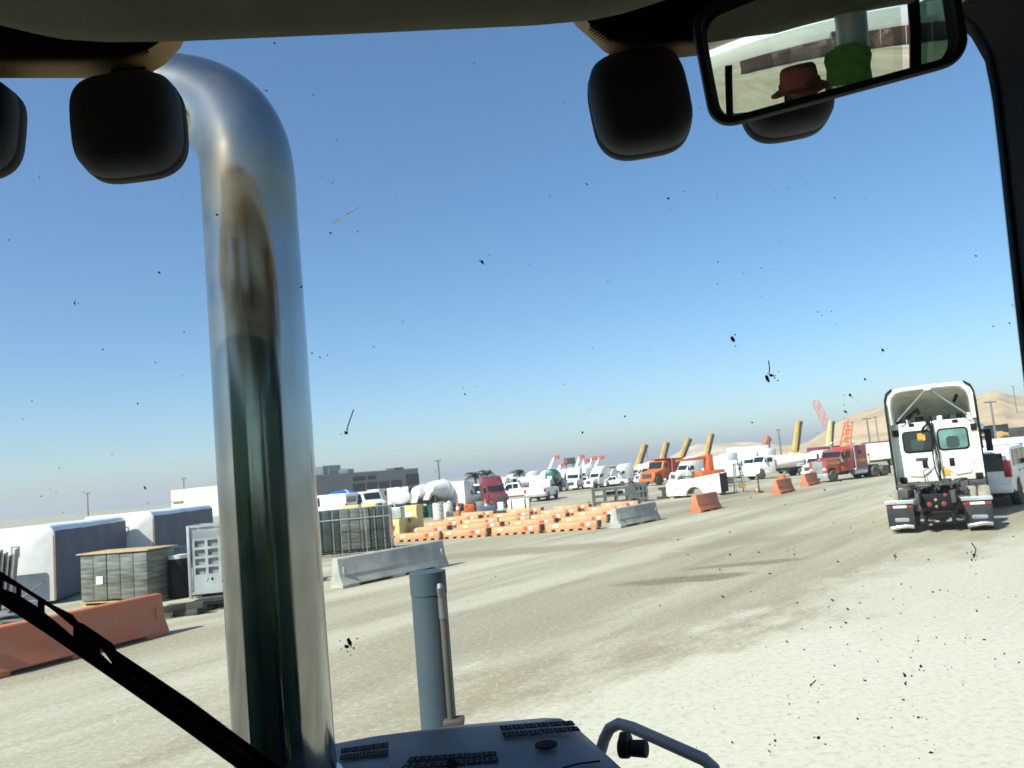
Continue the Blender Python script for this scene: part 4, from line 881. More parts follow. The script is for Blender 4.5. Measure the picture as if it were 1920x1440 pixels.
# ------------------------------------------------------------------ vehicles
WM = {}
def wheel(root, x, y, r=0.5, w=0.28, rim=ALU, tyre=RUBBER):
    key = (r, w, rim.name, tyre.name)
    if key not in WM:
        m1 = MB(); m1.lathe([(r * 0.58, -w / 2), (r * 0.93, -w / 2), (r, -w / 2 + 0.05), (r, w / 2 - 0.05), (r * 0.93, w / 2), (r * 0.58, w / 2)], (0, 0, 0), (0, 1, 0), 24, 0)
        m2 = MB(); m2.lathe([(0.0, -w * 0.46), (r * 0.2, -w * 0.46), (r * 0.26, -w * 0.3), (r * 0.5, -w * 0.3), (r * 0.58, -w * 0.49), (r * 0.60, -w * 0.49), (r * 0.60, w * 0.49), (r * 0.58, w * 0.49), (r * 0.5, w * 0.3), (r * 0.26, w * 0.3), (r * 0.2, w * 0.46), (0, w * 0.46)], (0, 0, 0), (0, 1, 0), 20)
        for i in range(8):
            a = 2 * PI * i / 8
            for s in (-1, 1): m2.cyl((r * 0.38 * math.cos(a), s * w * 0.28, r * 0.38 * math.sin(a)), (r * 0.38 * math.cos(a), s * w * 0.34, r * 0.38 * math.sin(a)), r * 0.045, n=6)
        WM[key] = (m1.mesh('wheel', tyre), m2.mesh('rim', rim))
    o = link('wheel', WM[key][0], root, (x, y, r)); link('rim', WM[key][1], o)
    return o
def arch(prof_x, r, z0, n=8):   # points of a wheel arch, from front to rear
    return [(prof_x + r * math.cos(PI * i / n), z0 + r * math.sin(PI * i / n)) for i in range(n + 1)]
def semi(label, paint, aero=True, cat='truck', name='semi_truck', stripe=None, group=None, roof_dark=None):
    """Long-nosed tractor unit. +x is forward, origin on the ground amid the wheelbase."""
    t = thing(name, label, cat, group=group); hw = 1.14
    if aero:
        hood = [(2.0, 0.75), (2.0, 1.92), (2.6, 1.80), (3.3, 1.60), (3.62, 1.30), (3.66, 0.72)] + arch(2.85, 0.56, 0.62)
        cabp = [(1.99, 0.75), (1.99, 1.93), (1.40, 2.72), (1.2, 3.0), (0.75, 3.55), (0.1, 3.86), (-1.45, 3.92), (-1.5, 3.86), (-1.5, 0.75)]
        wsp = ((1.99, 1.93), (1.40, 2.72)); back = -1.5
    else:
        hood = [(1.62, 0.85), (1.62, 1.98), (3.4, 1.86), (3.44, 0.80)] + arch(2.75, 0.58, 0.62)
        cabp = [(1.60, 0.80), (1.60, 2.0), (1.42, 2.62), (1.2, 2.72), (0.2, 2.76), (0.15, 2.95), (-1.55, 2.98), (-1.62, 2.9), (-1.62, 0.85), (0.1, 0.85)]
        wsp = ((1.60, 2.0), (1.42, 2.62)); back = -1.62
    mb = MB(); mb.prism(hood, -hw * 0.86, hw * 0.86); mb.build('hood', paint, t, 0.06)
    mb = MB(); mb.prism(cabp, -hw, hw); body = mb.build('cab', paint, t, 0.07)
    mb = MB(); mb.plate(wsp[1], wsp[0], -hw * 0.86, hw * 0.86, 0.025, 0.07); mb.build('windshield', GLASS, t, 0.008)
    for s in (-1, 1):
        mb = MB(); mb.prism([(1.44 if aero else 1.34, 1.95), (1.08, 2.55), (0.55, 2.55), (0.55, 1.95)], s * hw - 0.012 + s * 0.012, s * hw + 0.012 + s * 0.012); mb.build('side_window', GLASS, t)
        mb = MB(); mb.box((0.95, s * (hw + 0.004), 1.45), (0.98, 0.016, 1.15)); d = mb.build('door', paint, t, 0.006)
        mb = MB(); mb.box((0.62, s * (hw + 0.02), 1.62), (0.16, 0.02, 0.05)); mb.build('handle', DARK, d)
        mb = MB(); mb.box((1.72, s * (hw + 0.24), 2.2), (0.10, 0.22, 0.62)); mb.cyl((1.6, s * (hw - 0.02), 2.1), (1.7, s * (hw + 0.2), 2.1), 0.025); mb.build('mirror', BLACK, t, 0.02)
        mb = MB(); mb.cyl((-1.3, s * (hw - 0.15), 0.72), (0.35, s * (hw - 0.15), 0.72), 0.31, n=20); mb.build('fuel_tank', ALU, t)
        mb = MB(); mb.box((3.5 if aero else 3.38, s * hw * 0.66, 1.12), (0.22, 0.34, 0.24)); mb.build('headlight', LENS, t, 0.03)
        for x in (-2.5, -3.75): wheel(t, x, s * 0.92, 0.5, 0.5)
        wheel(t, 2.85 if aero else 2.75, s * 0.98, 0.5, 0.28)
        mb = MB(); mb.box((-4.35, s * 0.92, 0.55), (0.03, 0.6, 0.75)); mb.build('mudflap', BLACK, t)
        if not aero:
            mb = MB(); mb.tube([(0.08, s * (hw + 0.10), 0.9), (0.08, s * (hw + 0.10), 3.2), (-0.08, s * (hw + 0.10), 3.45)], 0.075, 12); mb.build('exhaust_pipe', CHROME, t)
            mb = MB(); mb.cyl((1.75, s * (hw + 0.06), 1.62), (1.75, s * (hw + 0.06), 2.1), 0.17, n=16); mb.build('air_cleaner', CHROME, t)
            if stripe:
                for c_, d_ in (((2.5, s * (hw * 0.86 + 0.006), 1.62), (1.7, 0.014, 0.26)), ((-0.72, s * (hw + 0.006), 1.62), (1.55, 0.014, 0.28))): mb = MB(); mb.box(c_, d_); mb.build('stripe', stripe, t)
                mb = MB(); mb.box((-0.75, s * (hw + 0.006), 2.35), (0.5, 0.014, 0.35)); mb.build('sleeper_window', GLASS, t, 0.005)
    x = 3.66 if aero else 3.44
    mb = MB(); mb.box((x - 0.01, 0, 1.15 if aero else 1.32), (0.06, 1.0 if aero else 1.15, 0.62 if aero else 0.98)); g = mb.build('grille', LGREY if not aero else DARK, t, 0.02)
    mb = MB()
    for k in range(9): mb.box((x + 0.025, -0.5 + k * 0.125, 1.15 if aero else 1.32), (0.02, 0.03, 0.56 if aero else 0.9))
    mb.build('grille_bar', CHROME, g)
    mb = MB(); mb.box((x + 0.06, 0, 0.58), (0.22, 2.2, 0.42)); mb.build('bumper', LGREY if not aero else paint, t, 0.05)
    mb = MB(); mb.box((-1.0, 0, 0.85), (6.8, 0.85, 0.22)); mb.box((-3.1, 0, 1.05), (1.3, 0.9, 0.1)); mb.build('chassis', DARK, t)
    return t
def place(o, px, py=None, Y=None, head=0.0, sc=1.0):
    p = G(px, py) if Y is None else PG(px, Y)
    o.location = p; o.rotation_euler = (0, 0, math.radians(head)); o.scale = (sc, sc, sc); return o
def spot(px, yb, yt, hh):
    p = G(px, yb); return p, (yb - yt) * p.y / F / hh
def put(o, px, yb, yt, hh, head):
    p, sc = spot(px, yb, yt, hh); o.location = p; o.rotation_euler = (0, 0, math.radians(head)); o.scale = (sc,) * 3; return o
def mixer(label, paint, drum_m, name='mixer_truck'):
    t = thing(name, label, 'truck'); hw = 1.12
    mb = MB(); mb.prism([(1.6, 0.7), (1.6, 1.75), (1.85, 2.75), (2.0, 2.85), (3.05, 2.85), (3.3, 1.9), (4.3, 1.65), (4.45, 0.75)] + arch(3.7, 0.55, 0.62), -hw, hw); mb.build('cab', paint, t, 0.06)
    mb = MB(); mb.plate((3.05, 2.80), (3.3, 1.9), -hw * 0.85, hw * 0.85, 0.025, 0.08); mb.build('windshield', GLASS, t)
    mb = MB(); mb.lathe([(0.25, -3.6), (0.62, -3.5), (0.95, -2.6), (1.18, -1.4), (1.18, -0.4), (0.85, 0.9), (0.5, 1.2), (0.0, 1.25)], (0, 0, 2.25), (1, 0, -0.16), 28); d = mb.build('drum', drum_m, t)
    mb = MB(); mb.lathe([(1.20, -1.45), (1.22, -1.4), (1.22, -1.2), (1.20, -1.15)], (0, 0, 2.25), (1, 0, -0.16), 28); mb.build('drum_band', WHITE2, d)
    mb = MB(); mb.prism([(-3.5, 2.6), (-3.1, 2.3), (-3.9, 1.5), (-4.2, 1.6)], -0.35, 0.35); mb.build('chute', paint, t, 0.03)
    mb = MB(); mb.box((0, 0, 0.85), (7.4, 0.85, 0.25)); mb.box((-3.1, 0, 1.4), (0.25, 1.3, 1.0)); mb.box((1.4, 0, 1.4), (0.2, 1.3, 1.0)); mb.build('chassis', DARK, t)
    for s in (-1, 1):
        mb = MB(); mb.box((2.5, s * (hw + 0.01), 2.3), (0.75, 0.03, 0.55)); mb.build('side_window', GLASS, t)
        mb = MB(); mb.box((3.3, s * (hw + 0.22), 2.3), (0.1, 0.2, 0.5)); mb.build('mirror', BLACK, t, 0.02)
        for x in (-2.4, -1.2): wheel(t, x, s * 0.9, 0.5, 0.5)
        wheel(t, 3.7, s * 0.96, 0.5, 0.28)
        mb = MB(); mb.box((4.36, s * 0.75, 1.1), (0.15, 0.3, 0.22)); mb.build('headlight', LENS, t, 0.03)
    mb = MB(); mb.box((4.45, 0, 0.62), (0.2, 2.2, 0.35)); mb.build('bumper', LGREY, t, 0.04)
    return t
def tanker(label, paint, tank_m, dots=False):
    t = thing('tank_truck', label, 'truck'); hw = 1.12
    mb = MB(); mb.prism([(1.7, 0.7), (1.7, 2.5), (1.85, 2.65), (2.9, 2.62), (3.25, 1.85), (4.25, 1.6), (4.4, 0.75)] + arch(3.6, 0.55, 0.62), -hw, hw); mb.build('cab', paint, t, 0.06)
    mb = MB(); mb.plate((2.9, 2.58), (3.25, 1.85), -hw * 0.85, hw * 0.85, 0.025, 0.08); mb.build('windshield', GLASS, t)
    mb = MB()
    for x, k in ((-4.2, 0.55), (-4.1, 0.9), (-3.9, 1.0), (1.1, 1.0), (1.3, 0.9), (1.4, 0.55)):
        pass
    rings = [[Vector((x, 1.12 * k * math.cos(2 * PI * i / 28), 1.75 + 0.78 * k * math.sin(2 * PI * i / 28))) for i in range(28)] for x, k in ((-4.2, 0.55), (-4.12, 0.9), (-3.95, 1.0), (1.15, 1.0), (1.32, 0.9), (1.4, 0.55))]
    mb = MB(); mb.loft(rings); tk = mb.build('tank', tank_m, t)
    mb = MB(); mb.cyl((-1.4, 0, 2.45), (-1.4, 0, 2.68), 0.35, n=18); mb.build('manhole', paint, tk)
    mb = MB(); mb.box((0, 0, 0.85), (8.0, 0.85, 0.25)); mb.build('chassis', DARK, t)
    for s in (-1, 1):
        mb = MB(); mb.box((2.4, s * (hw + 0.01), 2.15), (0.7, 0.03, 0.5)); mb.build('side_window', GLASS, t)
        mb = MB(); mb.box((3.1, s * (hw + 0.2), 2.15), (0.1, 0.18, 0.5)); mb.build('mirror', BLACK, t, 0.02)
        for x in (-3.1, -1.9): wheel(t, x, s * 0.9, 0.5, 0.5, LGREY)
        wheel(t, 3.6, s * 0.96, 0.5, 0.28, LGREY)
        mb = MB(); mb.box((-2.5, s * 0.98, 1.12), (2.5, 0.34, 0.08)); mb.build('mudguard', paint, t, 0.02)
        mb = MB(); mb.box((4.32, s * 0.75, 1.05), (0.15, 0.3, 0.22)); mb.build('headlight', LENS, t, 0.03)
    mb = MB(); mb.box((4.42, 0, 0.62), (0.2, 2.2, 0.35)); mb.build('bumper', paint, t, 0.04)
    return t
def carlike(name, label, cat, paint, kind='pickup', group=None):
    t = thing(name, label, cat, group=group); hw = 0.98; L = 5.5 if kind != 'suv' else 5.2
    f, r = 2.75, 2.75 - L; xa, xb = f - 0.95, r + 1.15
    if kind == 'suv': top = [(f - 0.02, 0.95), (f - 0.2, 1.08), (f - 1.35, 1.18), (f - 2.05, 1.78), (f - 2.5, 1.86), (r + 0.4, 1.84), (r + 0.12, 1.72), (r + 0.02, 1.05), (r, 0.55)]
    elif kind == 'van': top = [(f - 0.02, 0.95), (f - 0.15, 1.15), (f - 0.9, 1.35), (f - 1.5, 2.1), (f - 1.9, 2.22), (r + 0.1, 2.22), (r, 2.1), (r, 0.5)]
    else: top = [(f - 0.02, 0.95), (f - 0.2, 1.10), (f - 1.4, 1.2), (f - 2.0, 1.8), (f - 2.4, 1.88), (f - 3.35, 1.86), (f - 3.55, 1.22), (r + 0.03, 1.2), (r, 0.55)]
    prof = top + arch(xb, 0.45, 0.42)[::-1] + arch(xa, 0.45, 0.42)[::-1] + [(f, 0.42)]
    mb = MB(); mb.prism(prof, -hw, hw); mb.build('body', paint, t, 0.05)
    i = 2 if kind != 'suv' else 2
    mb = MB(); mb.plate(top[3], top[2], -hw * 0.84, hw * 0.84, 0.02, 0.07); mb.build('windshield', GLASS, t)
    xr = {'suv': r + 0.45, 'van': f - 2.9, 'pickup': f - 3.3}[kind]
    for s in (-1, 1):
        n = 3 if kind == 'suv' else 2; x1 = top[3][0] + (0.0 if kind != 'van' else -0.1)
        zt = 1.74 if kind != 'van' else 2.02
        for k in range(n):
            a = x1 - 0.02 - (x1 - xr) * k / n; b = x1 + 0.06 - (x1 - xr) * (k + 1) / n
            mb = MB(); mb.prism([(a + (0.33 if k == 0 else 0), 1.24), (a - (0.05 if k == 0 else 0), zt), (b, zt), (b, 1.24)], s * hw, s * (hw + 0.02)); mb.build('side_window', GLASS, t)
        for k in range(min(n, 2)):
            a = x1 - (x1 - xr) * k / n
            mb = MB(); mb.box((a - 0.45, s * (hw + 0.004), 0.88), (0.9, 0.012, 0.62)); d = mb.build('door', paint, t, 0.004)
            mb = MB(); mb.box((a - 0.75, s * (hw + 0.02), 1.06), (0.16, 0.03, 0.04)); mb.build('handle', BLACK, d)
        mb = MB(); mb.box((x1 - 0.05, s * (hw + 0.12), 1.28), (0.1, 0.22, 0.18)); mb.build('mirror', BLACK, t, 0.02)
        mb = MB(); mb.box((r + 0.06, s * (hw - 0.09), 1.18 if kind != 'pickup' else 0.98), (0.14, 0.2, 0.52 if kind == 'suv' else 0.34)); mb.build('tail_light', REDL, t, 0.02)
        mb = MB(); mb.box((f - 0.1, s * (hw - 0.22), 0.88), (0.2, 0.36, 0.18)); mb.build('headlight', LENS, t, 0.02)
        wheel(t, xa, s * 0.86, 0.39, 0.26, LGREY); wheel(t, xb, s * 0.86, 0.39, 0.26, LGREY)
    if kind in ('suv', 'van'):
        q = (top[-3], top[-2]) if kind == 'suv' else ((r, 2.0), (r, 1.35))
        mb = MB(); mb.plate(q[1], q[0], -hw * 0.80, hw * 0.80, 0.02, 0.06); mb.build('rear_window', GLASS, t)
    else:
        mb = MB(); mb.box(((f - 3.6 + r) / 2, 0, 1.215), (abs(f - 3.6 - r) - 0.16, hw * 1.7, 0.02)); mb.build('cargo_bed', DARK, t)
    mb = MB(); mb.box((r - 0.03, 0, 0.58), (0.18, hw * 1.96, 0.26)); mb.build('rear_bumper', paint if kind == 'suv' else LGREY, t, 0.03)
    mb = MB(); mb.box((f + 0.03, 0, 0.58), (0.16, hw * 1.96, 0.28)); mb.build('front_bumper', DARK, t, 0.03)
    mb = MB(); mb.box((f + 0.0, 0, 0.88), (0.08, 1.05, 0.24)); mb.build('grille', DARK, t, 0.02)
    mb = MB(); mb.box((r - 0.01, 0, 0.90), (0.03, 0.32, 0.16)); mb.build('license_plate', STICK, t)
    mb = MB(); mb.box((0, 0, 0.38), (L - 0.9, 1.3, 0.16)); mb.build('chassis', DARK, t)
    return t
# ------------------------------------------------------------------ the white tractor unit seen from behind
DREDL = mat('dull_red_lens', (0.28, 0.02, 0.02), 0.4)
def hero_truck():
    d = Vector((0.50, 0.866, 0)); p = PG(1768, 20.7)
    t = thing('semi_truck', 'white day cab semi truck seen from behind with open roof fairing and black mudflaps', 'truck', p, ang(d), sc=0.965); t.scale = (0.965, 0.90, 0.965)
    paint = mat('bright_cream_paint', (0.80, 0.82, 0.72), 0.35, dirt=DUST, damt=0.12, coat=0.3)
    hw, xb = 1.24, 2.75
    # cab body with a rounded outline, from back wall to nose
    mb = MB()
    def ring(x, w, z0, z1, r=0.14):
        out = []
        for sx, sz, a0 in ((1, 1, 0), (-1, 1, 90), (-1, -1, 180), (1, -1, 270)):
            cz = z1 - r if sz > 0 else z0 + r
            for i in range(5):
                a = math.radians(a0 + 22.5 * i); out.append(Vector((x, sx * (w - r) + r * math.cos(a), cz + r * math.sin(a))))
        return out
    mb.loft([ring(xb, hw - 0.04, 1.16, 2.86), ring(xb + 0.03, hw, 1.12, 2.9), ring(4.3, hw, 1.0, 2.9), ring(4.75, hw * 0.98, 1.0, 2.7), ring(5.4, hw * 0.93, 0.95, 1.85), ring(6.9, hw * 0.8, 0.7, 1.55), ring(7.15, hw * 0.72, 0.6, 1.2)])
    cab = mb.build('cab', paint, t, angle=45)
    # pressed panels on the back wall
    def panel(pts, dx, name='pressed_panel', m=paint, parent=cab, bev=0.012):
        mb = MB(); mb.prism(pts, xb - dx, xb + 0.02, 'x'); return mb.build(name, m, parent, bev)
    def rrect(cy, cz, w, h, r, n=5):
        out = []
        for sx, sz, a0 in ((1, 1, 0), (-1, 1, 90), (-1, -1, 180), (1, -1, 270)):
            for i in range(n + 1):
                a = math.radians(a0 + 90 * i / n); out.append((cy + sx * (w / 2 - r) + r * math.cos(a), cz + sz * (h / 2 - r) + r * math.sin(a)))
        return out
    for s in (-1, 1):
        panel(rrect(s * 0.56, 2.36, 0.98, 0.86, 0.12), 0.03)
        panel([(s * (0.56 + y), 1.62 + z) for y, z in ((-0.44, 0.28), (0.44, 0.28), (0.46, 0.1), (0.30, -0.30), (-0.1, -0.34), (-0.46, -0.05))], 0.04)
        f = panel(rrect(s * 0.50, 2.33, 0.88, 0.66, 0.13), 0.046, 'window', BLACK)
        mb = MB(); mb.prism(rrect(s * 0.50, 2.33, 0.77, 0.55, 0.09), xb - 0.052, xb - 0.02, 'x'); mb.build('pane', TGLASS if s < 0 else GLASS, f)
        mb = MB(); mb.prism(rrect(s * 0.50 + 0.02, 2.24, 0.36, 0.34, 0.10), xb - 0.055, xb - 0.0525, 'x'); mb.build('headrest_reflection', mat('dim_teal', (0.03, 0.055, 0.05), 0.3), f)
        mb = MB(); mb.cyl((xb - 0.01, s * 0.93, 1.35), (xb - 0.01, s * 0.93, 2.0), 0.02, n=8); mb.build('grab_handle', paint, cab)
        for y, z, w, h in ((1.10, 2.62, 0.17, 0.2), (1.06, 1.22, 0.2, 0.16), (0.62, 2.84, 0.16, 0.09), (0.38, 1.66, 0.15, 0.24)):
            mb = MB(); mb.box((xb - 0.03, s * y, z), (0.06, w, h)); mb.build('bracket', BLACK, cab, 0.01)
        mb = MB(); mb.lathe([(0, 0), (0.07, 0), (0.075, 0.012), (0, 0.014)], (xb - 0.022, s * 0.20, 1.72), (-1, 0, 0), 16); mb.build('vent_cap', WHITE2, cab)
        # side extenders: thin skirt with a black rubber edge
        mb = MB(); mb.prism([(2.3, 1.0), (2.3, 2.9), (2.32, 3.3), (2.9, 3.3), (2.9, 1.0)], s * hw - 0.02, s * hw + 0.02); ex = mb.build('side_extender', paint, t, 0.01)
        mb = MB(); mb.prism([(2.20, 0.95), (2.20, 2.9), (2.24, 3.55), (2.31, 3.55), (2.31, 0.95)], s * hw - 0.025, s * hw + 0.025); mb.build('rubber_edge', BLACK, ex, 0.005)
        mb = MB(); mb.box((5.0, s * (hw + 0.22), 2.18), (0.14, 0.2, 0.68)); mb.tube([(4.9, s * hw, 2.5), (5.0, s * (hw + 0.2), 2.45)], 0.03); mb.build('mirror', BLACK, t, 0.03)
        mb = MB(); mb.lathe([(0, 0), (0.07, 0.0), (0.09, 0.06), (0, 0.09)], (4.2, s * (hw + 0.06), 2.62), (-1, 0, 0), 14); mb.build('spot_mirror', CHROME, t)
    mb = MB(); mb.box((xb - 0.03, 0.45, 1.80), (0.05, 0.36, 0.10)); mb.build('bracket', DARK, cab, 0.01)
    mb = MB(); mb.box((xb - 0.026, -0.18, 1.38), (0.01, 0.21, 0.17)); mb.build('orange_label', mat('amber_label_reflection', (0.75, 0.33, 0.03), 0.5), cab)
    # ---- roof fairing: an open shell, bright rim, grey inside, two braces
    def shell(x, k, t_in, top):
        out = []
        w = hw * k - t_in; z1 = top - t_in
        for y, z in ((-w, 2.88), (-w, z1 - 0.55), (-w * 0.985, z1 - 0.35), (-w * 0.93, z1 - 0.16), (-w * 0.80, z1 - 0.03), (-w * 0.62, z1), (0, z1 + 0.015), (w * 0.62, z1), (w * 0.80, z1 - 0.03), (w * 0.93, z1 - 0.16), (w * 0.985, z1 - 0.35), (w, z1 - 0.55), (w, 2.88)):
            out.append(Vector((x, y, z)))
        return out
    out_r = [shell(2.35, 1.0, 0.0, 3.95), shell(2.9, 1.0, 0.0, 3.94), shell(3.9, 0.99, 0.0, 3.72), shell(4.6, 0.95, 0.0, 3.25), shell(4.95, 0.9, 0, 2.92)]
    in_r = [shell(2.34, 1.0, 0.09, 3.95), shell(2.40, 1.0, 0.13, 3.95), shell(3.0, 0.97, 0.14, 3.86), shell(3.9, 0.95, 0.14, 3.66), shell(4.5, 0.9, 0.12, 3.2)]
    mb = MB(); mb.loft(out_r, 0, False, False); mb.loft([out_r[0], in_r[0], in_r[1]], 0, False, False); fr = mb.build('roof_fairing', paint, t, angle=50)
    inner = mat('fairing_liner', (0.66, 0.67, 0.58), 0.7, var=0.15)
    mb = MB(); mb.loft(in_r[1:], 0, False, False)
    a, b = in_r[-1], [Vector((4.52, 0, 2.95))] * 13; mb.loft([a, b], 0, False, False); mb.build('inner_shell', inner, fr, angle=50)
    for s in (-1, 1):
        mb = MB(); mb.tube([(2.42, s * 0.08, 3.80), (2.55, s * 1.0, 2.98)], 0.028, 8); mb.build('brace', GREY, fr)
    # black rubber along the left side and the top corners
    def edge_strip(pts):
        mb = MB(); n = len(pts); ins = []
        mb.loft([[p + Vector((-0.05, 0, 0)) for p in pts], [p + Vector((-0.05, 0, 0)) + Vector((0, math.copysign(0.05, p.y) if abs(p.y) > hw * 0.9 else 0.03 * math.copysign(1, p.y), 0.045 if p.z > 3.5 else 0)) for p in pts], [p + Vector((0.08, math.copysign(0.05, p.y), 0.045 if p.z > 3.5 else 0)) for p in pts], [p + Vector((0.08, 0, 0)) for p in pts]], 0, False, False)
        mb.build('rubber_edge', BLACK, fr, angle=60)
    o = out_r[0]
    edge_strip([Vector((2.35, 1.0 * hw, 2.0))] + o[12:7:-1]); edge_strip([Vector((2.35, -hw, 2.0))] + o[0:5])
    mb = MB(); mb.prism(rrect(0.38, 2.46, 0.22, 0.22, 0.03, 2), xb - 0.055, xb - 0.0525, 'x'); mb.build('orange_reflection', mat('amber_label_reflection', (0.75, 0.33, 0.03)), cab)  # orange reflection painted onto the window
    mb = MB(); mb.box((2.36, 0, 3.86), (0.05, 0.2, 0.1)); mb.build('clip', paint, fr)
    # gear on the cab roof ledge under the fairing
    rr = random.Random(4)
    for k in range(8):
        y = -1.0 + 0.28 * k + rr.uniform(-0.05, 0.05)
        mb = MB(); mb.box((2.95, y, 2.97), (0.25, rr.uniform(0.08, 0.24), rr.uniform(0.12, 0.22)), rr.uniform(-0.4, 0.4)); mb.build('roof_gear', BLACK if k % 3 else paint, t, 0.02)
    mb = MB(); mb.tube([(2.70, 0.72, 3.0), (2.72, 0.55, 3.22), (2.75, 0.4, 3.28), (2.75, 0.35, 3.12)], 0.07, 8); mb.build('intake_hose', BLACK, t)
    mb = MB(); mb.box((2.85, -0.72, 3.5), (0.06, 0.10, 0.26), rx=0.5); mb.build('antenna_box', BLACK, t, 0.01)
    # ---- air lines hanging down the middle of the back wall
    for k, (y0, y1, bulge) in enumerate(((0.12, 0.02, 0.10), (0.02, 0.03, -0.09), (0.08, -0.02, 0.02), (0.45, 0.42, 0.03))):
        mb = MB(); mb.tube([(xb - 0.08, y0, 2.9 if k < 3 else 1.66), (xb - 0.14, y0 * 0.6, 2.5 if k < 3 else 1.55), (xb - 0.16, y1 + bulge, 1.85 if k < 3 else 1.45), (xb - 0.22, y1 + bulge * 0.8, 1.5 if k < 3 else 1.38), (xb - 0.30, y1, 1.15)], 0.022 if k < 3 else 0.014, 8); mb.build('air_line', BLACK, t, angle=80)
    mb = MB(); mb.tube([(xb - 0.04, 0.18, 2.92), (xb - 0.12, 0.16, 2.82), (xb - 0.14, 0.28, 2.72), (xb - 0.1, 0.34, 2.6)], 0.04, 8); mb.build('air_line', BLACK, t)
    # ---- frame, fifth wheel, axles
    for s in (-1, 1):
        mb = MB(); mb.box((1.3, s * 0.43, 0.92), (5.4, 0.1, 0.27)); mb.build('frame_rail', DARK, t, 0.01)
        mb = MB(); mb.cyl((3.2, s * 0.95, 0.75), (4.6, s * 0.95, 0.75), 0.32, n=20); mb.build('fuel_tank', ALU, t)
        mb = MB(); mb.box((2.6, s * 0.75, 1.10), (0.7, 0.8, 0.06)); mb.build('deck_plate', DARK, t, 0.01)
        for x in (0.0, 1.35):
            for y in (0.80, 1.14): wheel(t, x, s * y, 0.51, 0.29, LGREY, DTREAD)
        wheel(t, 5.9, s * 1.08, 0.51, 0.3, ALU)
        mb = MB(); mb.tube([(-0.55, s * 0.45, 0.9), (-0.72, s * 0.60, 0.82), (-0.72, s * 1.30, 0.82)], 0.03, 8); mb.box((-0.74, s * 0.95, 0.82), (0.05, 0.74, 0.10)); mb.build('flap_hanger', LGREY, t, 0.005)
        mb = MB(); mb.box((-0.72, s * 0.95, 0.47), (0.025, 0.68, 0.64)); fl = mb.build('mudflap', mat('flap_rubber', (0.022, 0.022, 0.024), 0.6, var=0.2), t, 0.006)
        for y, w_, m in ((-0.255, 0.16, DREDL), (0.0, 0.34, STICK), (0.255, 0.16, DREDL)):
            mb = MB(); mb.box((-0.738, s * 0.95 + y, 0.70), (0.012, w_, 0.06)); mb.build('reflector', m, fl)
        mb = MB(); mb.prism(rrect(s * 0.95 - 0.02, 0.36, 0.38, 0.10, 0.049, 4), -0.742, -0.73, 'x'); em = mb.build('flap_emblem', CHROME, fl, 0.003)
        mb = MB(); mb.prism(rrect(s * 0.95 - 0.02, 0.36, 0.33, 0.055, 0.027, 4), -0.745, -0.738, 'x'); mb.build('emblem_field', mat('grey_emblem', (0.25, 0.26, 0.27), 0.4), em)
        mb = MB(); rings = [[Vector((-0.745 - 0.03 * math.sin(PI * v), s * 0.95 + (u - 0.5) * 0.6, 0.13 + 0.10 * v + 0.02 * math.sin(5 * u))) for u in [i / 12 for i in range(13)]] for v in (0.0, 0.2, 0.4, 0.6, 0.8, 1.0)]
        mb.loft(rings, 0, False, False); mb.build('flap_weight', mat('bright_steel', (0.85, 0.85, 0.84), 0.16, metal=1.0, var=0.04), fl, angle=80)
    mb = MB()
    for x in (0.0, 1.35): mb.cyl((x, -0.7, 0.51), (x, 0.7, 0.51), 0.14, n=14); mb.lathe([(0.05, -0.3), (0.28, -0.14), (0.3, 0.1), (0.1, 0.3)], (x, 0, 0.52), (1, 0, 0), 16)
    mb.build('axle', DARK, t)
    mb = MB(); mb.prism([(-0.55, 0.1), (-0.5, 0.45), (-0.1, 0.55), (0.5, 0.55), (0.75, 0.4), (0.75, -0.4), (0.5, -0.55), (-0.1, -0.55), (-0.5, -0.45), (-0.55, -0.1), (0.0, -0.05), (0.0, 0.05)], 1.16, 1.22, 'z'); mb.build('fifth_wheel', mat('greasy_steel', (0.10, 0.10, 0.10), 0.45, metal=0.6, var=0.4, scale=8), t, 0.015)
    rr = random.Random(9); mb = MB()
    mb.box((2.45, 0, 1.08), (0.55, 2.46, 0.10)); mb.box((0.35, 0, 0.62), (1.7, 0.95, 0.5)); mb.box((-0.3, 0.62, 0.72), (0.5, 0.4, 0.34)); mb.box((-0.3, -0.62, 0.72), (0.5, 0.4, 0.34))
    for k in range(38):
        mb.box((rr.uniform(-0.4, 2.4), rr.uniform(-0.85, 0.85), rr.uniform(0.75, 1.18)), (rr.uniform(0.1, 0.4), rr.uniform(0.08, 0.3), rr.uniform(0.08, 0.25)), rr.uniform(-0.5, 0.5))
    for k in range(7):
        y = rr.uniform(-0.5, 0.5); mb.tube([(-0.3, y, 1.05), (0.2, y + rr.uniform(-0.2, 0.2), 1.25), (0.9, y + rr.uniform(-0.3, 0.3), 1.12), (2.0, rr.uniform(-0.3, 0.3), 1.15)], 0.022, 6)
    for y in (-0.62, 0.62):
        for x in (0, 1.35): mb.lathe([(0.15, 0), (0.18, 0.06), (0.14, 0.12), (0.18, 0.18), (0.15, 0.24)], (x - 0.3, y * 0.7, 0.6), (0, 0, 1), 14)
    mb.build('suspension', DARK, t, 0.008)
    mb = MB(); mb.box((-0.68, 0, 0.82), (0.08, 0.80, 0.34)); mb.box((-0.62, 0, 0.50), (0.1, 0.9, 0.08)); mb.box((-0.64, 0.34, 0.36), (0.06, 0.1, 0.36)); mb.box((-0.64, -0.34, 0.36), (0.06, 0.1, 0.36)); cr = mb.build('rear_crossmember', BLACK, t, 0.012)
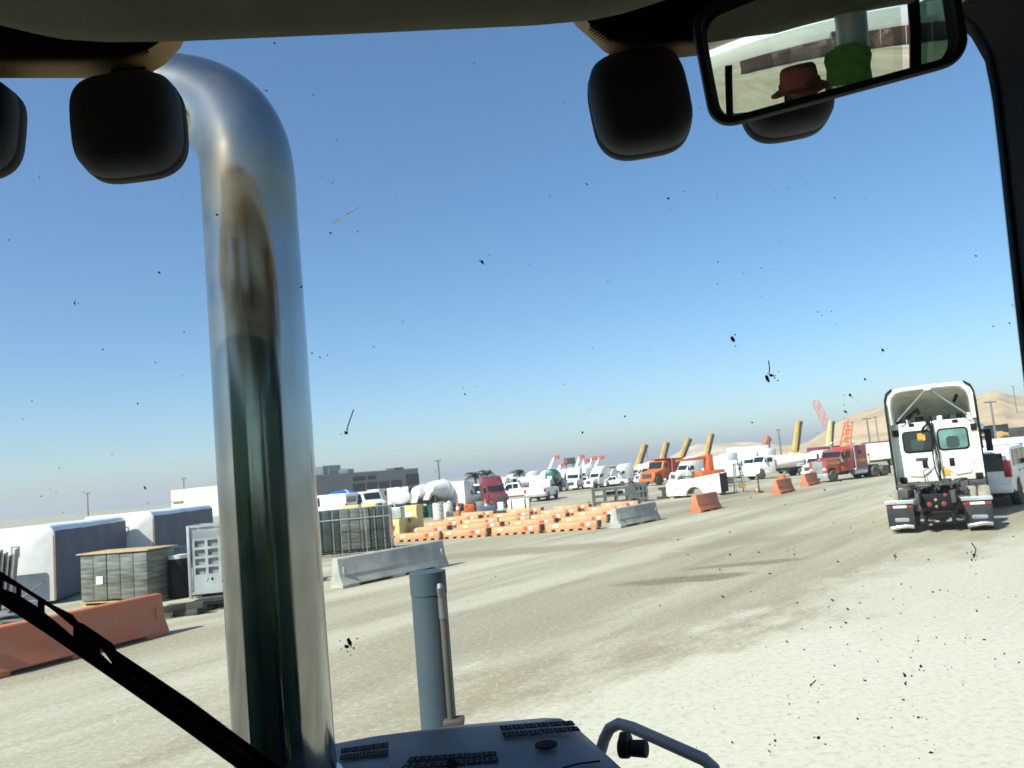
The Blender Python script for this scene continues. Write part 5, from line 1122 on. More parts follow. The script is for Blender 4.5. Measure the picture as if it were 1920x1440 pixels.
    for y, z, r_, m in ((0.20, 0.72, 0.055, DREDL), (-0.16, 0.72, 0.055, DREDL), (-0.22, 0.94, 0.04, REDL), (0.03, 0.83, 0.04, GREY), (0.03, 0.66, 0.035, GREY)):
        mb = MB(); mb.lathe([(r_ * 1.25, 0), (r_ * 1.25, 0.02), (r_, 0.025)], (-0.72, y, z), (-1, 0, 0), 16); lb = mb.build('tail_light', DARK, cr)
        mb = MB(); mb.lathe([(r_, 0.0), (r_ * 0.8, 0.014), (0, 0.02)], (-0.745, y, z), (-1, 0, 0), 16); mb.build('lens', m, lb)
hero_truck()
# ------------------------------------------------------------------ white passenger vehicles beside it
sv = carlike('sport_utility', 'white sport utility parked just beyond the white semi truck', 'car', WHITE, 'suv')
p = PG(1838, 25.3); d = Vector((0.64, 0.77, 0)); sv.location = p + d * 2.45; sv.rotation_euler = (0, 0, ang(d)); sv.scale = (1.0,) * 3
pk = carlike('pickup_truck', 'white crew pickup parked ahead of the white sport utility', 'truck', WHITE, 'suv')
p = PG(1886, 32.0); pk.location = p + d * 2.2; pk.rotation_euler = (0, 0, ang(d)); pk.scale = (1.08,) * 3
# ------------------------------------------------------------------ service body standing on blocks
def service_body():
    t = thing('service_body', 'white utility truck body without cab, wheel arch empty, beside the short orange barrier', 'truck body')
    L, w, h = 3.55, 2.0, 1.42
    prof = [(-L / 2, 0.16), (-L / 2, 0.98), (-L / 2 + 0.55, 1.16), (-L / 2 + 1.75, 1.16), (-L / 2 + 1.9, h * 0.86), (L / 2 - 0.04, h), (L / 2, 1.36), (L / 2, 0.16)] + [(0.05 + 0.55 * math.cos(a), 0.16 + 0.50 * math.sin(a)) for a in [PI * i / 10 for i in range(11)]]
    for s in (-1, 1):
        mb = MB(); mb.prism(prof, s * w / 2 - s * 0.42, s * w / 2); b = mb.build('side_locker', WHITE, t, 0.02)
        for x0, x1, z0, z1 in ((-L / 2 + 0.08, -0.58, 0.25, 0.92), (0.68, L / 2 - 0.1, 0.25, 1.2), (-0.5, 0.6, 0.74, 0.96)):
            mb = MB(); mb.box(((x0 + x1) / 2, s * (w / 2 + 0.006), (z0 + z1) / 2), (x1 - x0, 0.014, z1 - z0)); dr = mb.build('locker_door', WHITE, b, 0.006)
            mb = MB(); mb.box(((x0 + x1) / 2, s * (w / 2 + 0.022), (z0 + z1) / 2), (0.12, 0.02, 0.06)); mb.build('handle', DARK, dr)
        mb = MB(); mb.box((L / 2 - 0.5, s * (w / 2 + 0.018), 1.24), (0.9, 0.008, 0.03)); mb.build('red_line', REDST, b)
    mb = MB(); mb.box((0, 0, 0.62), (L - 0.06, w - 0.86, 0.08)); mb.build('deck', DARK, t)
    mb = MB(); mb.box((-L / 2 + 0.03, 0, 0.55), (0.06, w - 0.86, 0.8)); mb.build('front_bulkhead', BLACK, t)
    mb = MB(); mb.box((L / 2 + 0.02, 0, 0.78), (0.04, w * 0.98, 1.22)); mb.build('rear_bulkhead', BLACK, t)
    mb = MB(); mb.tube([(-L / 2 + 0.75, -w / 2 + 0.2, 1.16), (-L / 2 + 0.75, -w / 2 + 0.2, 1.33), (-L / 2 + 1.8, -w / 2 + 0.2, 1.33)], 0.03, 8); mb.tube([(-L / 2 + 0.75, w / 2 - 0.2, 1.16), (-L / 2 + 0.75, w / 2 - 0.2, 1.33), (-L / 2 + 1.8, w / 2 - 0.2, 1.33)], 0.03, 8); mb.build('ladder_rail', DARK, t)
    for x in (-1.5, 1.5):
        mb = MB(); mb.box((x, 0, 0.08), (0.25, w * 0.9, 0.155)); mb.build('block', WOOD, t)
    return t
sb = service_body(); q = G(1353, 929); rz = math.radians(-27); k_ = 0.92; e_ = Vector((math.cos(rz), math.sin(rz), 0))
sb.location = q - e_ * (3.55 / 2 * k_) + Vector((-e_.y, e_.x, 0)) * k_; sb.rotation_euler = (0, 0, rz); sb.scale = (k_,) * 3
t = thing('hitch_stand', 'low dark steel hitch stand left of the white service body', 'stand', PG(1246, 49.5), 0.1)
mb = MB(); mb.box((0.35, 0, 0.62), (1.3, 0.3, 0.16)); mb.box((0, 0, 0.35), (0.18, 0.3, 0.5)); mb.box((0, 0, 0.08), (0.8, 0.5, 0.16)); mb.build('frame', DARK, t, 0.02)
mb = MB(); mb.box((0.6, -0.1, 0.14), (0.3, 0.25, 0.26)); mb.build('jack', LGREY, t, 0.02)
# ------------------------------------------------------------------ the red conventional truck
rt = semi('red long nosed semi truck with tan stripe, chrome grille and tall exhaust pipes', RED, False, stripe=mat('tan_stripe', (0.34, 0.24, 0.10), 0.4))
put(rt, 1588, 899, 837, 3.0, -153)
# ------------------------------------------------------------------ white and other trucks in the yard
aw = semi('white aero sleeper truck right of the orange dump truck', WHITE); put(aw, 1300, 905, 856, 3.9, -152)
def more(src, lab, px, yb, yt, hh, head):
    p, sc = spot(px, yb, yt, hh); return dup(src, lab, p, math.radians(head), sc)
A_ = 3.9
more(aw, 'white aero sleeper truck directly left of the orange dump truck', 1226, 904, 865, A_, -152)
more(aw, 'white aero sleeper truck behind the white pickup, left of the first yellow boom', 1172, 907, 870, A_, -156)
more(aw, 'white high roofed truck nosing left, third aero truck from the orange dump truck', 1128, 914, 875, A_, -135)
more(aw, 'white truck facing the lane beside the green mixer drum', 1080, 918, 877, A_, -106)
more(aw, 'white high roofed truck facing forward left of the water tank truck', 1412, 889, 849, A_, -118)
more(aw, 'white truck whose nose shows between water tank truck and red truck', 1538, 890, 845, A_, -140)
more(aw, 'white sleeper truck far back behind the service body', 1382, 882, 848, A_, -165)
more(aw, 'white high roofed truck far back between box truck and service body', 1345, 888, 856, A_, -160)
more(aw, 'white aero sleeper truck far back above the white service truck', 1000, 915, 884, A_, -150)
more(aw, 'white aero sleeper truck far back left of the small palm', 962, 920, 890, A_, -130)
more(aw, 'white aero sleeper truck hidden behind the boom lifts', 1098, 905, 872, A_, -165)
for k_, (px, yb, yt, hd, lab) in enumerate(((1146, 912, 880, -128, 'white truck squeezed between the third aero truck and the white box truck'), (1206, 903, 870, -160, 'white aero truck just left of the second yellow boom'), (1290, 898, 858, -165, 'white aero truck right behind the orange dump truck'),
    (1366, 892, 850, -150, 'white aero truck between the service body and the box truck'), (1440, 880, 842, -150, 'white truck roof showing above the water tank truck cab'), (944, 930, 896, -110, 'white truck beside the maroon truck, behind the pickup'), (880, 938, 903, 60, 'white truck partly hidden by the maroon truck'), (1060, 912, 880, -140, 'white truck squeezed behind the green drum'))):
    more(aw, lab, px, yb, yt, A_, hd)
wt = tanker('white water tank truck with an orange barrel beside it', WHITE, WHITE); put(wt, 1470, 894, 851, 2.68, -163)
more(wt, 'white tank truck with a pale tank behind the yellow cabinets', 750, 962, 914, 2.68, 100)
more(aw, 'white sleeper truck facing away just left of the maroon truck', 868, 956, 903, A_, 70)
more(wt, 'cream white tank truck behind the water tank truck', 1508, 884, 853, 2.68, -165)
more(wt, 'white tank truck behind the white service truck left of the mixer', 985, 925, 893, 2.68, -150)
mx = mixer('white concrete mixer truck with a green drum end', WHITE, GREEN); put(mx, 1043, 922, 880, 3.5, 75)
m2 = mixer('white concrete mixer truck with a white drum beside the white barrels', WHITE, WHITE); put(m2, 802, 962, 911, 3.5, 75)
more(m2, 'white concrete mixer truck with white drum between tank trucks and maroon truck', 846, 958, 901, 3.5, 55)
more(m2, 'white mixer truck far back left of the green drum', 1022, 920, 884, 3.5, -120)
m3 = mixer('small mixer truck with a bright blue drum behind the wrapped bundles', WHITE, BLUE); put(m3, 664, 966, 920, 3.5, 40)
mr_ = semi('maroon semi truck with sloping hood behind the barricade pen', MAROON, True); put(mr_, 925, 952, 893, A_, -72)
more(mr_, 'maroon truck sleeper showing between two white aero trucks', 1150, 902, 875, A_, -120)
for lab, px, yb, yt, hd, kind, m in (('white pickup with its side to the lane in front of the maroon truck', 968, 936, 905, 170, 'pickup', WHITE),
    ('white pickup with a dark tailgate parked right of the maroon truck', 1018, 938, 900, 75, 'pickup', WHITE),
    ('white pickup between the two aero sleeper trucks', 1192, 905, 887, 175, 'pickup', WHITE),
    ('white van half hidden behind the wrapped bundles', 612, 975, 929, 160, 'van', WHITE),
    ('pale grey van beside the blue mixer drum', 690, 963, 922, -60, 'van', WHITE2),
    ('white van left of the maroon truck', 898, 945, 908, -100, 'van', WHITE),
    ('white van with a dark side window behind the service truck', 955, 925, 897, 165, 'van', WHITE),
    ('white pickup behind the steel racks facing left', 1150, 912, 893, 178, 'pickup', WHITE),
    ('white pickup nose to nose with the orange dump truck', 1222, 907, 889, 5, 'pickup', WHITE),
    ('white pickup between service body and water tank truck', 1385, 896, 874, 176, 'pickup', WHITE),
    ('white pickup tucked behind the white barrels', 850, 952, 924, 170, 'pickup', WHITE),
    ('white pickup parked beneath the boom lifts', 1098, 914, 894, -120, 'pickup', WHITE)):
    o = carlike({'pickup': 'pickup_truck', 'van': 'cargo_van'}[kind], lab, {'pickup': 'truck', 'van': 'van'}[kind], m, kind); put(o, px, yb, yt, {'pickup': 1.88, 'van': 2.22}[kind], hd)
def box_truck(label, paint, boxm, px, yb, yt, hd, L=4.4):
    t = thing('box_truck', label, 'truck'); hw = 1.1
    mb = MB(); mb.box((-L / 2 + 1.3, 0, 2.05), (L, 2.3, 2.2)); b = mb.build('cargo_box', boxm, t, 0.04)
    mb = MB(); mb.box((-L + 1.29, 0, 2.0), (0.03, 2.0, 1.95)); d = mb.build('door', boxm, b, 0.01)
    mb = MB(); mb.box((-L + 1.26, 0.3, 1.5), (0.03, 0.25, 0.06)); mb.build('handle', DARK, d)
    mb = MB(); mb.prism([(1.4, 0.6), (1.4, 2.3), (1.6, 2.42), (2.3, 2.4), (2.75, 1.6), (3.5, 1.4), (3.6, 0.6)] + arch(2.95, 0.5, 0.5), -hw, hw); mb.build('cab', paint, t, 0.05)
    mb = MB(); mb.plate((2.3, 2.36), (2.75, 1.6), -hw * 0.85, hw * 0.85, 0.02, 0.08); mb.build('windshield', GLASS, t)
    for s in (-1, 1):
        mb = MB(); mb.box((2.0, s * (hw + 0.01), 1.95), (0.6, 0.03, 0.5)); mb.build('side_window', GLASS, t)
        wheel(t, 2.95, s * 0.96, 0.45, 0.26, LGREY); wheel(t, -L + 2.4, s * 0.92, 0.45, 0.44, LGREY)
        mb = MB(); mb.box((3.55, s * 0.75, 0.95), (0.12, 0.28, 0.2)); mb.build('headlight', LENS, t, 0.02)
    mb = MB(); mb.box((0.2, 0, 0.72), (6.0, 0.8, 0.22)); mb.build('chassis', DARK, t)
    mb = MB(); mb.box((3.62, 0, 0.55), (0.18, 2.1, 0.3)); mb.build('bumper', LGREY, t, 0.03)
    return put(t, px, yb, yt, 3.15, hd)
box_truck('white box truck between the service body and the water tank truck', WHITE, WHITE, 1392, 884, 839, -160, 5.0)
box_truck('cream box truck right behind the red semi truck', CREAM, CREAM, 1650, 874, 831, 165, 4.0)
box_truck('white box truck deep in the yard behind the steel racks', WHITE, WHITE2, 1102, 908, 878, -140)
box_truck('white box truck standing just behind the service body', WHITE, WHITE, 1352, 908, 866, 175, 3.6)
box_truck('white box truck behind the blue drum with a yellow load', WHITE2, CREAM, 706, 950, 918, -100)
# orange barrel beside the tank truck, barrels and cones by the white mixers
def barrel(label, cat, p, m, r=0.32, h=0.95, group=None):
    t = thing('barrel', label, cat, p, 0, group)
    mb = MB(); mb.lathe([(0, 0), (r * 0.95, 0), (r, 0.04), (r * 0.98, h * 0.33), (r * 1.05, h * 0.36), (r * 0.98, h * 0.39), (r * 0.98, h * 0.63), (r * 1.05, h * 0.66), (r * 0.98, h * 0.69), (r, h - 0.04), (r * 0.9, h), (0, h)], (0, 0, 0), (0, 0, 1), 20); mb.build('body', m, t)
    mb = MB(); mb.lathe([(r * 0.86, h), (r * 0.94, h + 0.02), (r * 0.94, h + 0.05), (0, h + 0.05)], (0, 0, 0), (0, 0, 1), 20); mb.build('lid', m, t)
barrel('orange barrel standing against the white water tank truck', 'barrel', PG(1468, 53.2, 0.0), ORANGE, 0.26, 0.62)
barrel('white barrel standing upright in front of the white mixers', 'barrel', PG(823, 49), mat('dirty_white_plastic', (0.62, 0.62, 0.55), 0.6, dirt=DUST, damt=0.4), 0.33, 0.95)
barrel('white barrel with a green lid next to the plain white barrel', 'barrel', PG(842, 50), MATS['dirty_white_plastic'], 0.30, 0.88)
t = thing('green_bin', 'small green bin behind the white barrels', 'bin', PG(812, 52), 0.2)
mb = MB(); mb.prism([(-0.22, 0.05), (0.22, 0.05), (0.28, 0.7), (-0.28, 0.7)], -0.22, 0.22); mb.build('body', GREEN, t, 0.03)
mb = MB(); mb.box((0, 0, 0.73), (0.6, 0.5, 0.05)); mb.build('lid', GREEN, t, 0.01)
def cone(label, p, sc=1.0, group=None):
    t = thing('traffic_cone', label, 'cone', p, 0, group, sc)
    mb = MB(); mb.lathe([(0.17, 0.03), (0.13, 0.25), (0.09, 0.5), (0.04, 0.8), (0.035, 0.82), (0, 0.82)], (0, 0, 0), (0, 0, 1), 18); b = mb.build('body', ORANGE, t)
    mb = MB(); mb.box((0, 0, 0.02), (0.42, 0.42, 0.04)); mb.build('base', ORANGE, t, 0.01)
    mb = MB(); mb.lathe([(0.113, 0.38), (0.116, 0.38), (0.089, 0.53), (0.086, 0.53)], (0, 0, 0), (0, 0, 1), 18); mb.build('white_band', STICK, b)
cone('orange traffic cone beside the white barrels', PG(860, 50), 1.2)
cone('orange traffic cone in front of the maroon truck', PG(912, 52), 1.1)
cone('small orange cone by the sign stand on the lane', PG(1420, 46), 0.5)
def heap_box(name, label, cat, p, rz, parts):
    t = thing(name, label, cat, p, rz)
    for nm, c, dm, m in parts:
        mb = MB(); mb.box(c, dm); mb.build(nm, m, t, 0.03)
    return t
heap_box('equipment_skid', 'red and grey equipment skid at the foot of the maroon truck', 'skid', PG(893, 49), 0.1, (('frame', (0, 0, 0.15), (1.6, 0.8, 0.2), DARK), ('red_motor', (-0.4, 0, 0.5), (0.6, 0.5, 0.5), ORANGE), ('grey_tank', (0.3, 0, 0.55), (0.5, 0.6, 0.6), GREY)))
heap_box('equipment_skid', 'blue and white equipment skid behind the barricade pen', 'skid', PG(925, 48), -0.1, (('frame', (0, 0, 0.12), (1.5, 0.8, 0.2), DARK), ('blue_box', (-0.2, 0, 0.4), (0.8, 0.5, 0.36), mat('dull_blue', (0.06, 0.10, 0.18), 0.5)), ('white_box', (0.5, 0, 0.5), (0.35, 0.5, 0.5), WHITE2)))
heap_box('cargo_crate', 'white crate with dark straps standing behind the barricade pen', 'crate', PG(975, 47), -0.12, (('body', (0, 0, 0.44), (1.25, 0.8, 0.86), CREAM), ('strap', (-0.4, -0.41, 0.44), (0.07, 0.02, 0.84), DARK), ('strap', (0.4, -0.41, 0.44), (0.07, 0.02, 0.84), DARK), ('pallet', (0, 0, 0.0), (1.3, 0.85, 0.1), WOOD)))
# dark debris line under the white mixers
for k, (px, lab) in enumerate(((790, 'dark tyre stack under the white mixer truck'), (890, 'dark tyre stack next to the equipment skid'))):
    t = thing('tyre_stack', lab, 'tyres', PG(px, 53), 0)
    for j in range(3):
        mb = MB(); mb.lathe([(0.25, 0), (0.46, 0.01), (0.5, 0.06), (0.5, 0.20), (0.46, 0.25), (0.25, 0.26)], (0.04 * j, 0, 0.27 * j), (0, 0, 1), 24); mb.build('tyre', RUBBER, t)
# ---- orange dump truck
t = thing('dump_truck', 'orange dump truck tilted nose down between the white aero trucks', 'truck')
mb = MB(); mb.prism([(0.8, 0.7), (0.8, 2.3), (1.0, 2.45), (1.7, 2.4), (2.0, 1.6), (3.2, 1.35), (3.3, 0.7)] + arch(2.6, 0.55, 0.6), -1.0, 1.0); mb.build('cab', ORANGE, t, 0.05)
mb = MB(); mb.plate((1.7, 2.38), (2.0, 1.6), -0.85, 0.85, 0.02, 0.06); mb.build('windshield', GLASS, t)
mb = MB(); rr = [[(-3.2, -1.1, 1.25), (0.6, -1.1, 1.15), (0.6, 1.1, 1.15), (-3.2, 1.1, 1.25)], [(-3.5, -1.2, 2.5), (0.65, -1.2, 2.6), (0.65, 1.2, 2.6), (-3.5, 1.2, 2.5)]]
inner = [[(-3.4, -1.1, 2.5), (0.55, -1.1, 2.6), (0.55, 1.1, 2.6), (-3.4, 1.1, 2.5)], [(-3.1, -1.0, 1.35), (0.5, -1.0, 1.25), (0.5, 1.0, 1.25), (-3.1, 1.0, 1.35)]]
mb.loft([[Vector(p) for p in q] for q in rr + inner]); mb.prism([(0.6, 2.5), (1.6, 2.62), (1.6, 2.68), (0.6, 2.6)], -1.1, 1.1); mb.build('dump_bed', mat('dull_red_orange', (0.55, 0.08, 0.02), 0.5, dirt=DUST, damt=0.3), t)
for s in (-1, 1):
    wheel(t, 2.6, s * 0.92, 0.5, 0.28); 
    for x in (-2.5, -1.3): wheel(t, x, s * 0.85, 0.5, 0.45)
    mb = MB(); mb.box((1.35, s * 1.01, 1.95), (0.55, 0.03, 0.5)); mb.build('side_window', GLASS, t)
mb = MB(); mb.box((-0.2, 0, 0.85), (6.2, 0.8, 0.24)); mb.build('chassis', DARK, t)
mb = MB(); mb.box((3.32, 0, 1.0), (0.06, 1.2, 0.5)); mb.build('grille', DARK, t); mb = MB(); mb.box((3.36, 0, 0.6), (0.18, 2.0, 0.3)); mb.build('bumper', ORANGE, t, 0.03)
put(t, 1256, 907, 860, 2.6, -142)
# ---- orange concrete pump behind the service truck
t = thing('lift_machine', 'orange lifting machine with a folded arm behind the white service body', 'machine', PG(1331, 60), math.radians(200), sc=0.78)
mb = MB(); mb.box((0, 0, 1.2), (2.6, 1.8, 0.9)); mb.build('body', ORANGE, t, 0.06)
mb = MB(); mb.box((1.5, 0, 2.85), (3.6, 0.3, 0.26), ry=0.03); mb.build('arm', mat('dull_red_orange', (0.55, 0.08, 0.02)), t, 0.02)
mb = MB(); mb.box((-0.15, 0, 2.4), (0.6, 0.9, 1.5)); mb.build('tower', ORANGE, t, 0.06)
for s in (-1, 1):
    for x in (-0.9, 0.9): wheel(t, x, s * 0.8, 0.45, 0.3)
# ------------------------------------------------------------------ steel racks behind the pen
def steel_rack(label, px0, px1, Y, h, n, rz=0.0):
    a, b = PG(px0, Y), PG(px1, Y); L = (b - a).length
    t = thing('steel_rack', label, 'rack', (a + b) / 2, ang(b - a) + rz)
    m = mat('weathered_steel', (0.13, 0.14, 0.135), 0.6, var=0.3, scale=3)
    for i in range(n):
        for y in (-0.4, 0.4):
            mb = MB(); mb.box((-L / 2 + L * i / (n - 1), y, h / 2), (0.11, 0.11, h)); mb.build('post', m, t)
    for z in (0.2, h * 0.55, h - 0.08):
        mb = MB()
        for y in (-0.44, 0.44): mb.box((0, y, z), (L + 0.1, 0.07, 0.12))
        mb.build('beam', m, t)
    mb = MB(); mb.box((L * 0.12, 0, h * 0.68), (L * 0.5, 0.6, 0.22)); mb.build('steel_bundle', DARK, t, 0.03)
    return t
steel_rack('weathered steel rack with heavy posts behind the barricade pen', 1115, 1178, 47, 1.05, 4)
steel_rack('narrow steel rack with close upright bars next to the heavy one', 1184, 1213, 48.5, 1.15, 5)
# sign stand on the lane
def sign_stand(label, px, Y, h, disc):
    t = thing('sign_stand', label, 'sign', PG(px, Y), 0)
    mb = MB(); mb.cyl((0, 0, 0), (0, 0, h), 0.045, n=8); mb.build('pole', DARK, t)
    mb = MB(); mb.box((0, 0, 0.05), (0.4, 0.4, 0.1)); mb.build('base', DARK, t)
    if disc: mb = MB(); mb.lathe([(0.0, 0), (0.17, 0), (0.17, 0.03), (0, 0.03)], (0, -0.05, h), (0, -1, 0), 18); mb.build('disc', STICK, t)
    else: mb = MB(); mb.box((0, 0, h - 0.25), (0.5, 0.06, 0.5)); mb.build('board', GREY, t)
sign_stand('thin stand with a round white disc left of the short orange barriers', 1424, 46.5, 1.25, True)
t = thing('tripod_stand', 'grey metal trestle standing at the end of the service body', 'trestle', PG(1388, 49), 0)
for x, y in ((-0.28, -0.25), (0.28, -0.25), (-0.28, 0.25), (0.28, 0.25)):
    mb = MB(); mb.tube([(x, y, 0.0), (x * 0.6, y * 0.6, 1.7)], 0.035, 8); mb.build('leg', GREY, t)
mb = MB(); mb.box((0, 0, 1.72), (0.55, 0.4, 0.06)); mb.box((0, 0, 0.7), (0.4, 0.34, 0.05)); mb.build('top', GREY, t)
mb = MB(); mb.box((0.1, -0.1, 0.4), (0.3, 0.3, 0.3)); mb.build('amber_box', mat('amber_box', (0.45, 0.22, 0.05), 0.6), t)
# ------------------------------------------------------------------ telescopic cranes and lifts far back
def rot_to(p, q): return ang(q - p)
def crane(label, base, tip, Y, boom_m, w=0.9, head=True, name='mobile_crane', body_m=None, ltc=False, grp=None):
    """base, tip: where the boom's foot and head are seen, at distance Y."""
    A, B = P(*base, Y), P(*tip, Y + 6); g = Vector((A.x, A.y, 0))
    t = thing(name, label, 'crane', g, 0, grp); A = A - g; B = B - g
    if A.z < 1.6: A.z = 1.6
    u = (B - A).normalized(); n1 = u.cross(Vector((0, 1, 0))).normalized(); n2 = u.cross(n1); L = (B - A).length
    mb = MB()
    if ltc:
        for i, j in ((1, 1), (1, -1), (-1, -1), (-1, 1)):
            mb.cyl(A + n1 * i * w / 2 + n2 * j * w / 2, B + n1 * i * w / 3 + n2 * j * w / 3, 0.10, n=6)
        k = max(4, int(L / w)); 
        for q in range(k):
            s = 1 if q % 2 else -1
            for j in (1, -1):
                mb.cyl(A.lerp(B, q / k) + n1 * s * w / 2.2 + n2 * j * w / 2.2, A.lerp(B, (q + 1) / k) - n1 * s * w / 2.2 + n2 * j * w / 2.2, 0.06, n=5)
                mb.cyl(A.lerp(B, q / k) + n2 * s * w / 2.2 + n1 * j * w / 2.2, A.lerp(B, (q + 1) / k) - n2 * s * w / 2.2 + n1 * j * w / 2.2, 0.06, n=5)
    else:
        for f0, f1, k in ((0, 0.55, 1.0), (0.5, 1.0, 0.86)):
            ra = [A.lerp(B, f0) + n1 * i * w / 2 * k + n2 * j * w / 2 * k for i, j in ((1, 1), (1, -1), (-1, -1), (-1, 1))]
            rb = [A.lerp(B, f1) + n1 * i * w / 2 * k + n2 * j * w / 2 * k for i, j in ((1, 1), (1, -1), (-1, -1), (-1, 1))]
            mb.loft([ra, rb])
    bo = mb.build('boom', boom_m, t, 0 if ltc else 0.05)
    if head:
        s = n1 if n1.x > 0 else -n1
        mb = MB(); mb.box(B + s * w * 0.75, (w * 1.0, w, w * 0.9)); mb.build('boom_head', DARK, bo, 0.05)
        mb = MB(); mb.cyl(B + s * w * 1.1, A + s * w * 1.1 + u * L * 0.1, 0.14, n=6); mb.cyl(B + s * w * 0.9 - u * L * 0.05, A + s * w * 0.8 + u * L * 0.02, w * 0.32, n=8); mb.build('jib_rail', DARK, bo)
    mb = MB(); mb.box((0, 0, 0.8), (3.4, 1.6, 0.35)); mb.build('carrier', body_m or DARK, t, 0.05)
    mb = MB(); mb.box((0.3, 0, 1.35), (1.5, 1.3, 0.8)); mb.build('turret', body_m or boom_m, t, 0.08)
    mb = MB(); mb.prism([(-1.3, 0.95), (-0.6, 0.95), (-0.6, 1.6), (-1.1, 1.6)], -0.7, -0.1); mb.build('operator_cab', GLASS, t, 0.05)
    for s in (-1, 1):
        for x in (-1.2, 1.2): wheel(t, x, s * 0.75, 0.42, 0.3)
    return t
yb = 'yellow telescopic cranes'
crane('yellow boom crane farthest left of the yellow ones, near the raised sign', (1194, 884), (1207, 834), 118, YELLOW, 0.55)
crane('yellow boom crane directly behind the white truck beside the orange dump truck', (1238, 868), (1248, 830), 122, YELLOW, 0.55)
crane('yellow boom crane rising behind the orange dump truck', (1274, 862), (1290, 822), 125, YELLOW, 0.55)
crane('yellow boom crane with a black jib rising behind the service body', (1322, 856), (1332, 814), 128, YELLOW, 0.55)
crane('yellow boom crane rising behind the white water tank truck', (1489, 846), (1496, 790), 112, YELLOW, 0.55)
crane('pale yellow boom crane in front of the hill foot by the red lattice boom', (1553, 838), (1557, 790), 116, PALEY, 0.55)
crane('orange boom crane rising between the box truck and the tank truck', (1432, 848), (1440, 822), 120, mat('faded_orange_boom', (0.55, 0.17, 0.09), 0.6), 0.95, False)
crane('long faded red lattice crane leaning left against the sky', (1552, 800), (1529, 754), 190, mat('faded_red_boom', (0.50, 0.15, 0.12), 0.6), 1.5, False, 'lattice_crane', None, True)
crane('orange lattice crane mast standing upright before the hill', (1585, 836), (1591, 792), 140, ORANGE, 1.3, False, 'lattice_crane', None, True)
WB = mat('white_boom', (0.66, 0.67, 0.64), 0.5)
def boom_lift(label, base, tip, Y):
    A, B = P(*base, Y), P(*tip, Y); g = Vector((A.x, A.y, 0)); t = thing('boom_lift', label, 'lift', g, 0, 'white boom lifts far back'); A -= g; B -= g
    mb = MB(); mb.cyl(A, B, 0.34, 0.26, n=8); mb.build('boom', WB, t)
    mb = MB(); mb.box(B + Vector((0.35, 0, 0.1)), (0.95, 0.7, 0.6)); mb.build('boom_tip', mat('dull_red_tip', (0.5, 0.13, 0.11), 0.6), t, 0.05)
    mb = MB(); mb.box((0, 0, 0.9), (2.6, 1.8, 0.8)); mb.build('base_unit', WB, t, 0.05)
    mb = MB(); mb.tube([(0, 0, 1.2), tuple(A)], 0.35, 8); mb.build('turret', WB, t)
    for s in (-1, 1):
        for x in (-0.9, 0.9): wheel(t, x, s * 0.8, 0.45, 0.3)
for base, tip, lab in (((1029, 884), (1040, 858), 'tallest white boom lift left of the raised sign'), ((1047, 884), (1052, 872), 'short white boom lift just left of the raised sign'), ((1081, 880), (1087, 857), 'white boom lift touching the right side of the raised sign'),
                       ((1093, 878), (1096, 864), 'stubby tan tipped boom lift right of the raised sign'), ((1104, 876), (1110, 860), 'white boom lift fourth after the raised sign'), ((1117, 876), (1124, 859), 'white boom lift nearest the white aero trucks')):
    boom_lift(lab, base, tip, 135)
t = thing('raised_sign', 'dark boxy sign raised on two posts above the white trucks', 'sign', PG(1072, 130))
z0 = P(1072, 868, 130).z
mb = MB(); mb.box((0, 0, z0 + 0.35), (1.75, 1.0, 1.0)); b = mb.build('sign_box', mat('dark_sign_face', (0.05, 0.055, 0.05), 0.6), t, 0.06)
mb = MB(); mb.box((-0.62, -0.52, z0 + 0.32), (0.32, 0.03, 0.55)); mb.build('red_panel', REDST, b)
for x in (-0.6, 0.5):
    mb = MB(); mb.box((x, 0, (z0 - 0.15) / 2), (0.22, 0.22, z0 - 0.15)); mb.build('post', GREY, t)
# poles
def pole(label, px, top, Y, r=0.14, arm=False, name='light_pole'):
    p = P(px, top, Y); t = thing(name, label, 'pole', (p.x, p.y, 0), 0)
    mb = MB(); mb.cyl((0, 0, 0), (0, 0, p.z), r, r * 0.75, n=8); mb.build('pole', mat('pole_grey', (0.16, 0.17, 0.18), 0.6), t)
    mb = MB(); mb.box((0, 0, p.z), (0.9 if not arm else 1.6, 0.25, 0.22)); mb.build('lamp_head', mat('pole_grey', (0.16, 0.17, 0.18)), t)
pole('slim light pole far left beyond the white wrapped trailers', 164, 925, 150); pole('slim light pole on the roof line of the cream building', 344, 897, 150)
pole('light pole right of the grey building', 821, 864, 125, 0.18); pole('light pole left of the yellow boom behind the tank truck', 1459, 806, 150, 0.2)
pole('light pole in front of the hill left of the white semi', 1625, 785, 150, 0.2, True); pole('second thin pole on the hill near the white semi', 1641, 782, 190, 0.16)
pole('utility pole with crossarm before the hill right of the white semi', 1857, 754, 110, 0.16, True, 'utility_pole'); pole('distant utility pole on the hill crest', 1899, 724, 330, 0.25, True, 'utility_pole')
pole('thin pole beyond the steel racks', 1212, 838, 190, 0.12)
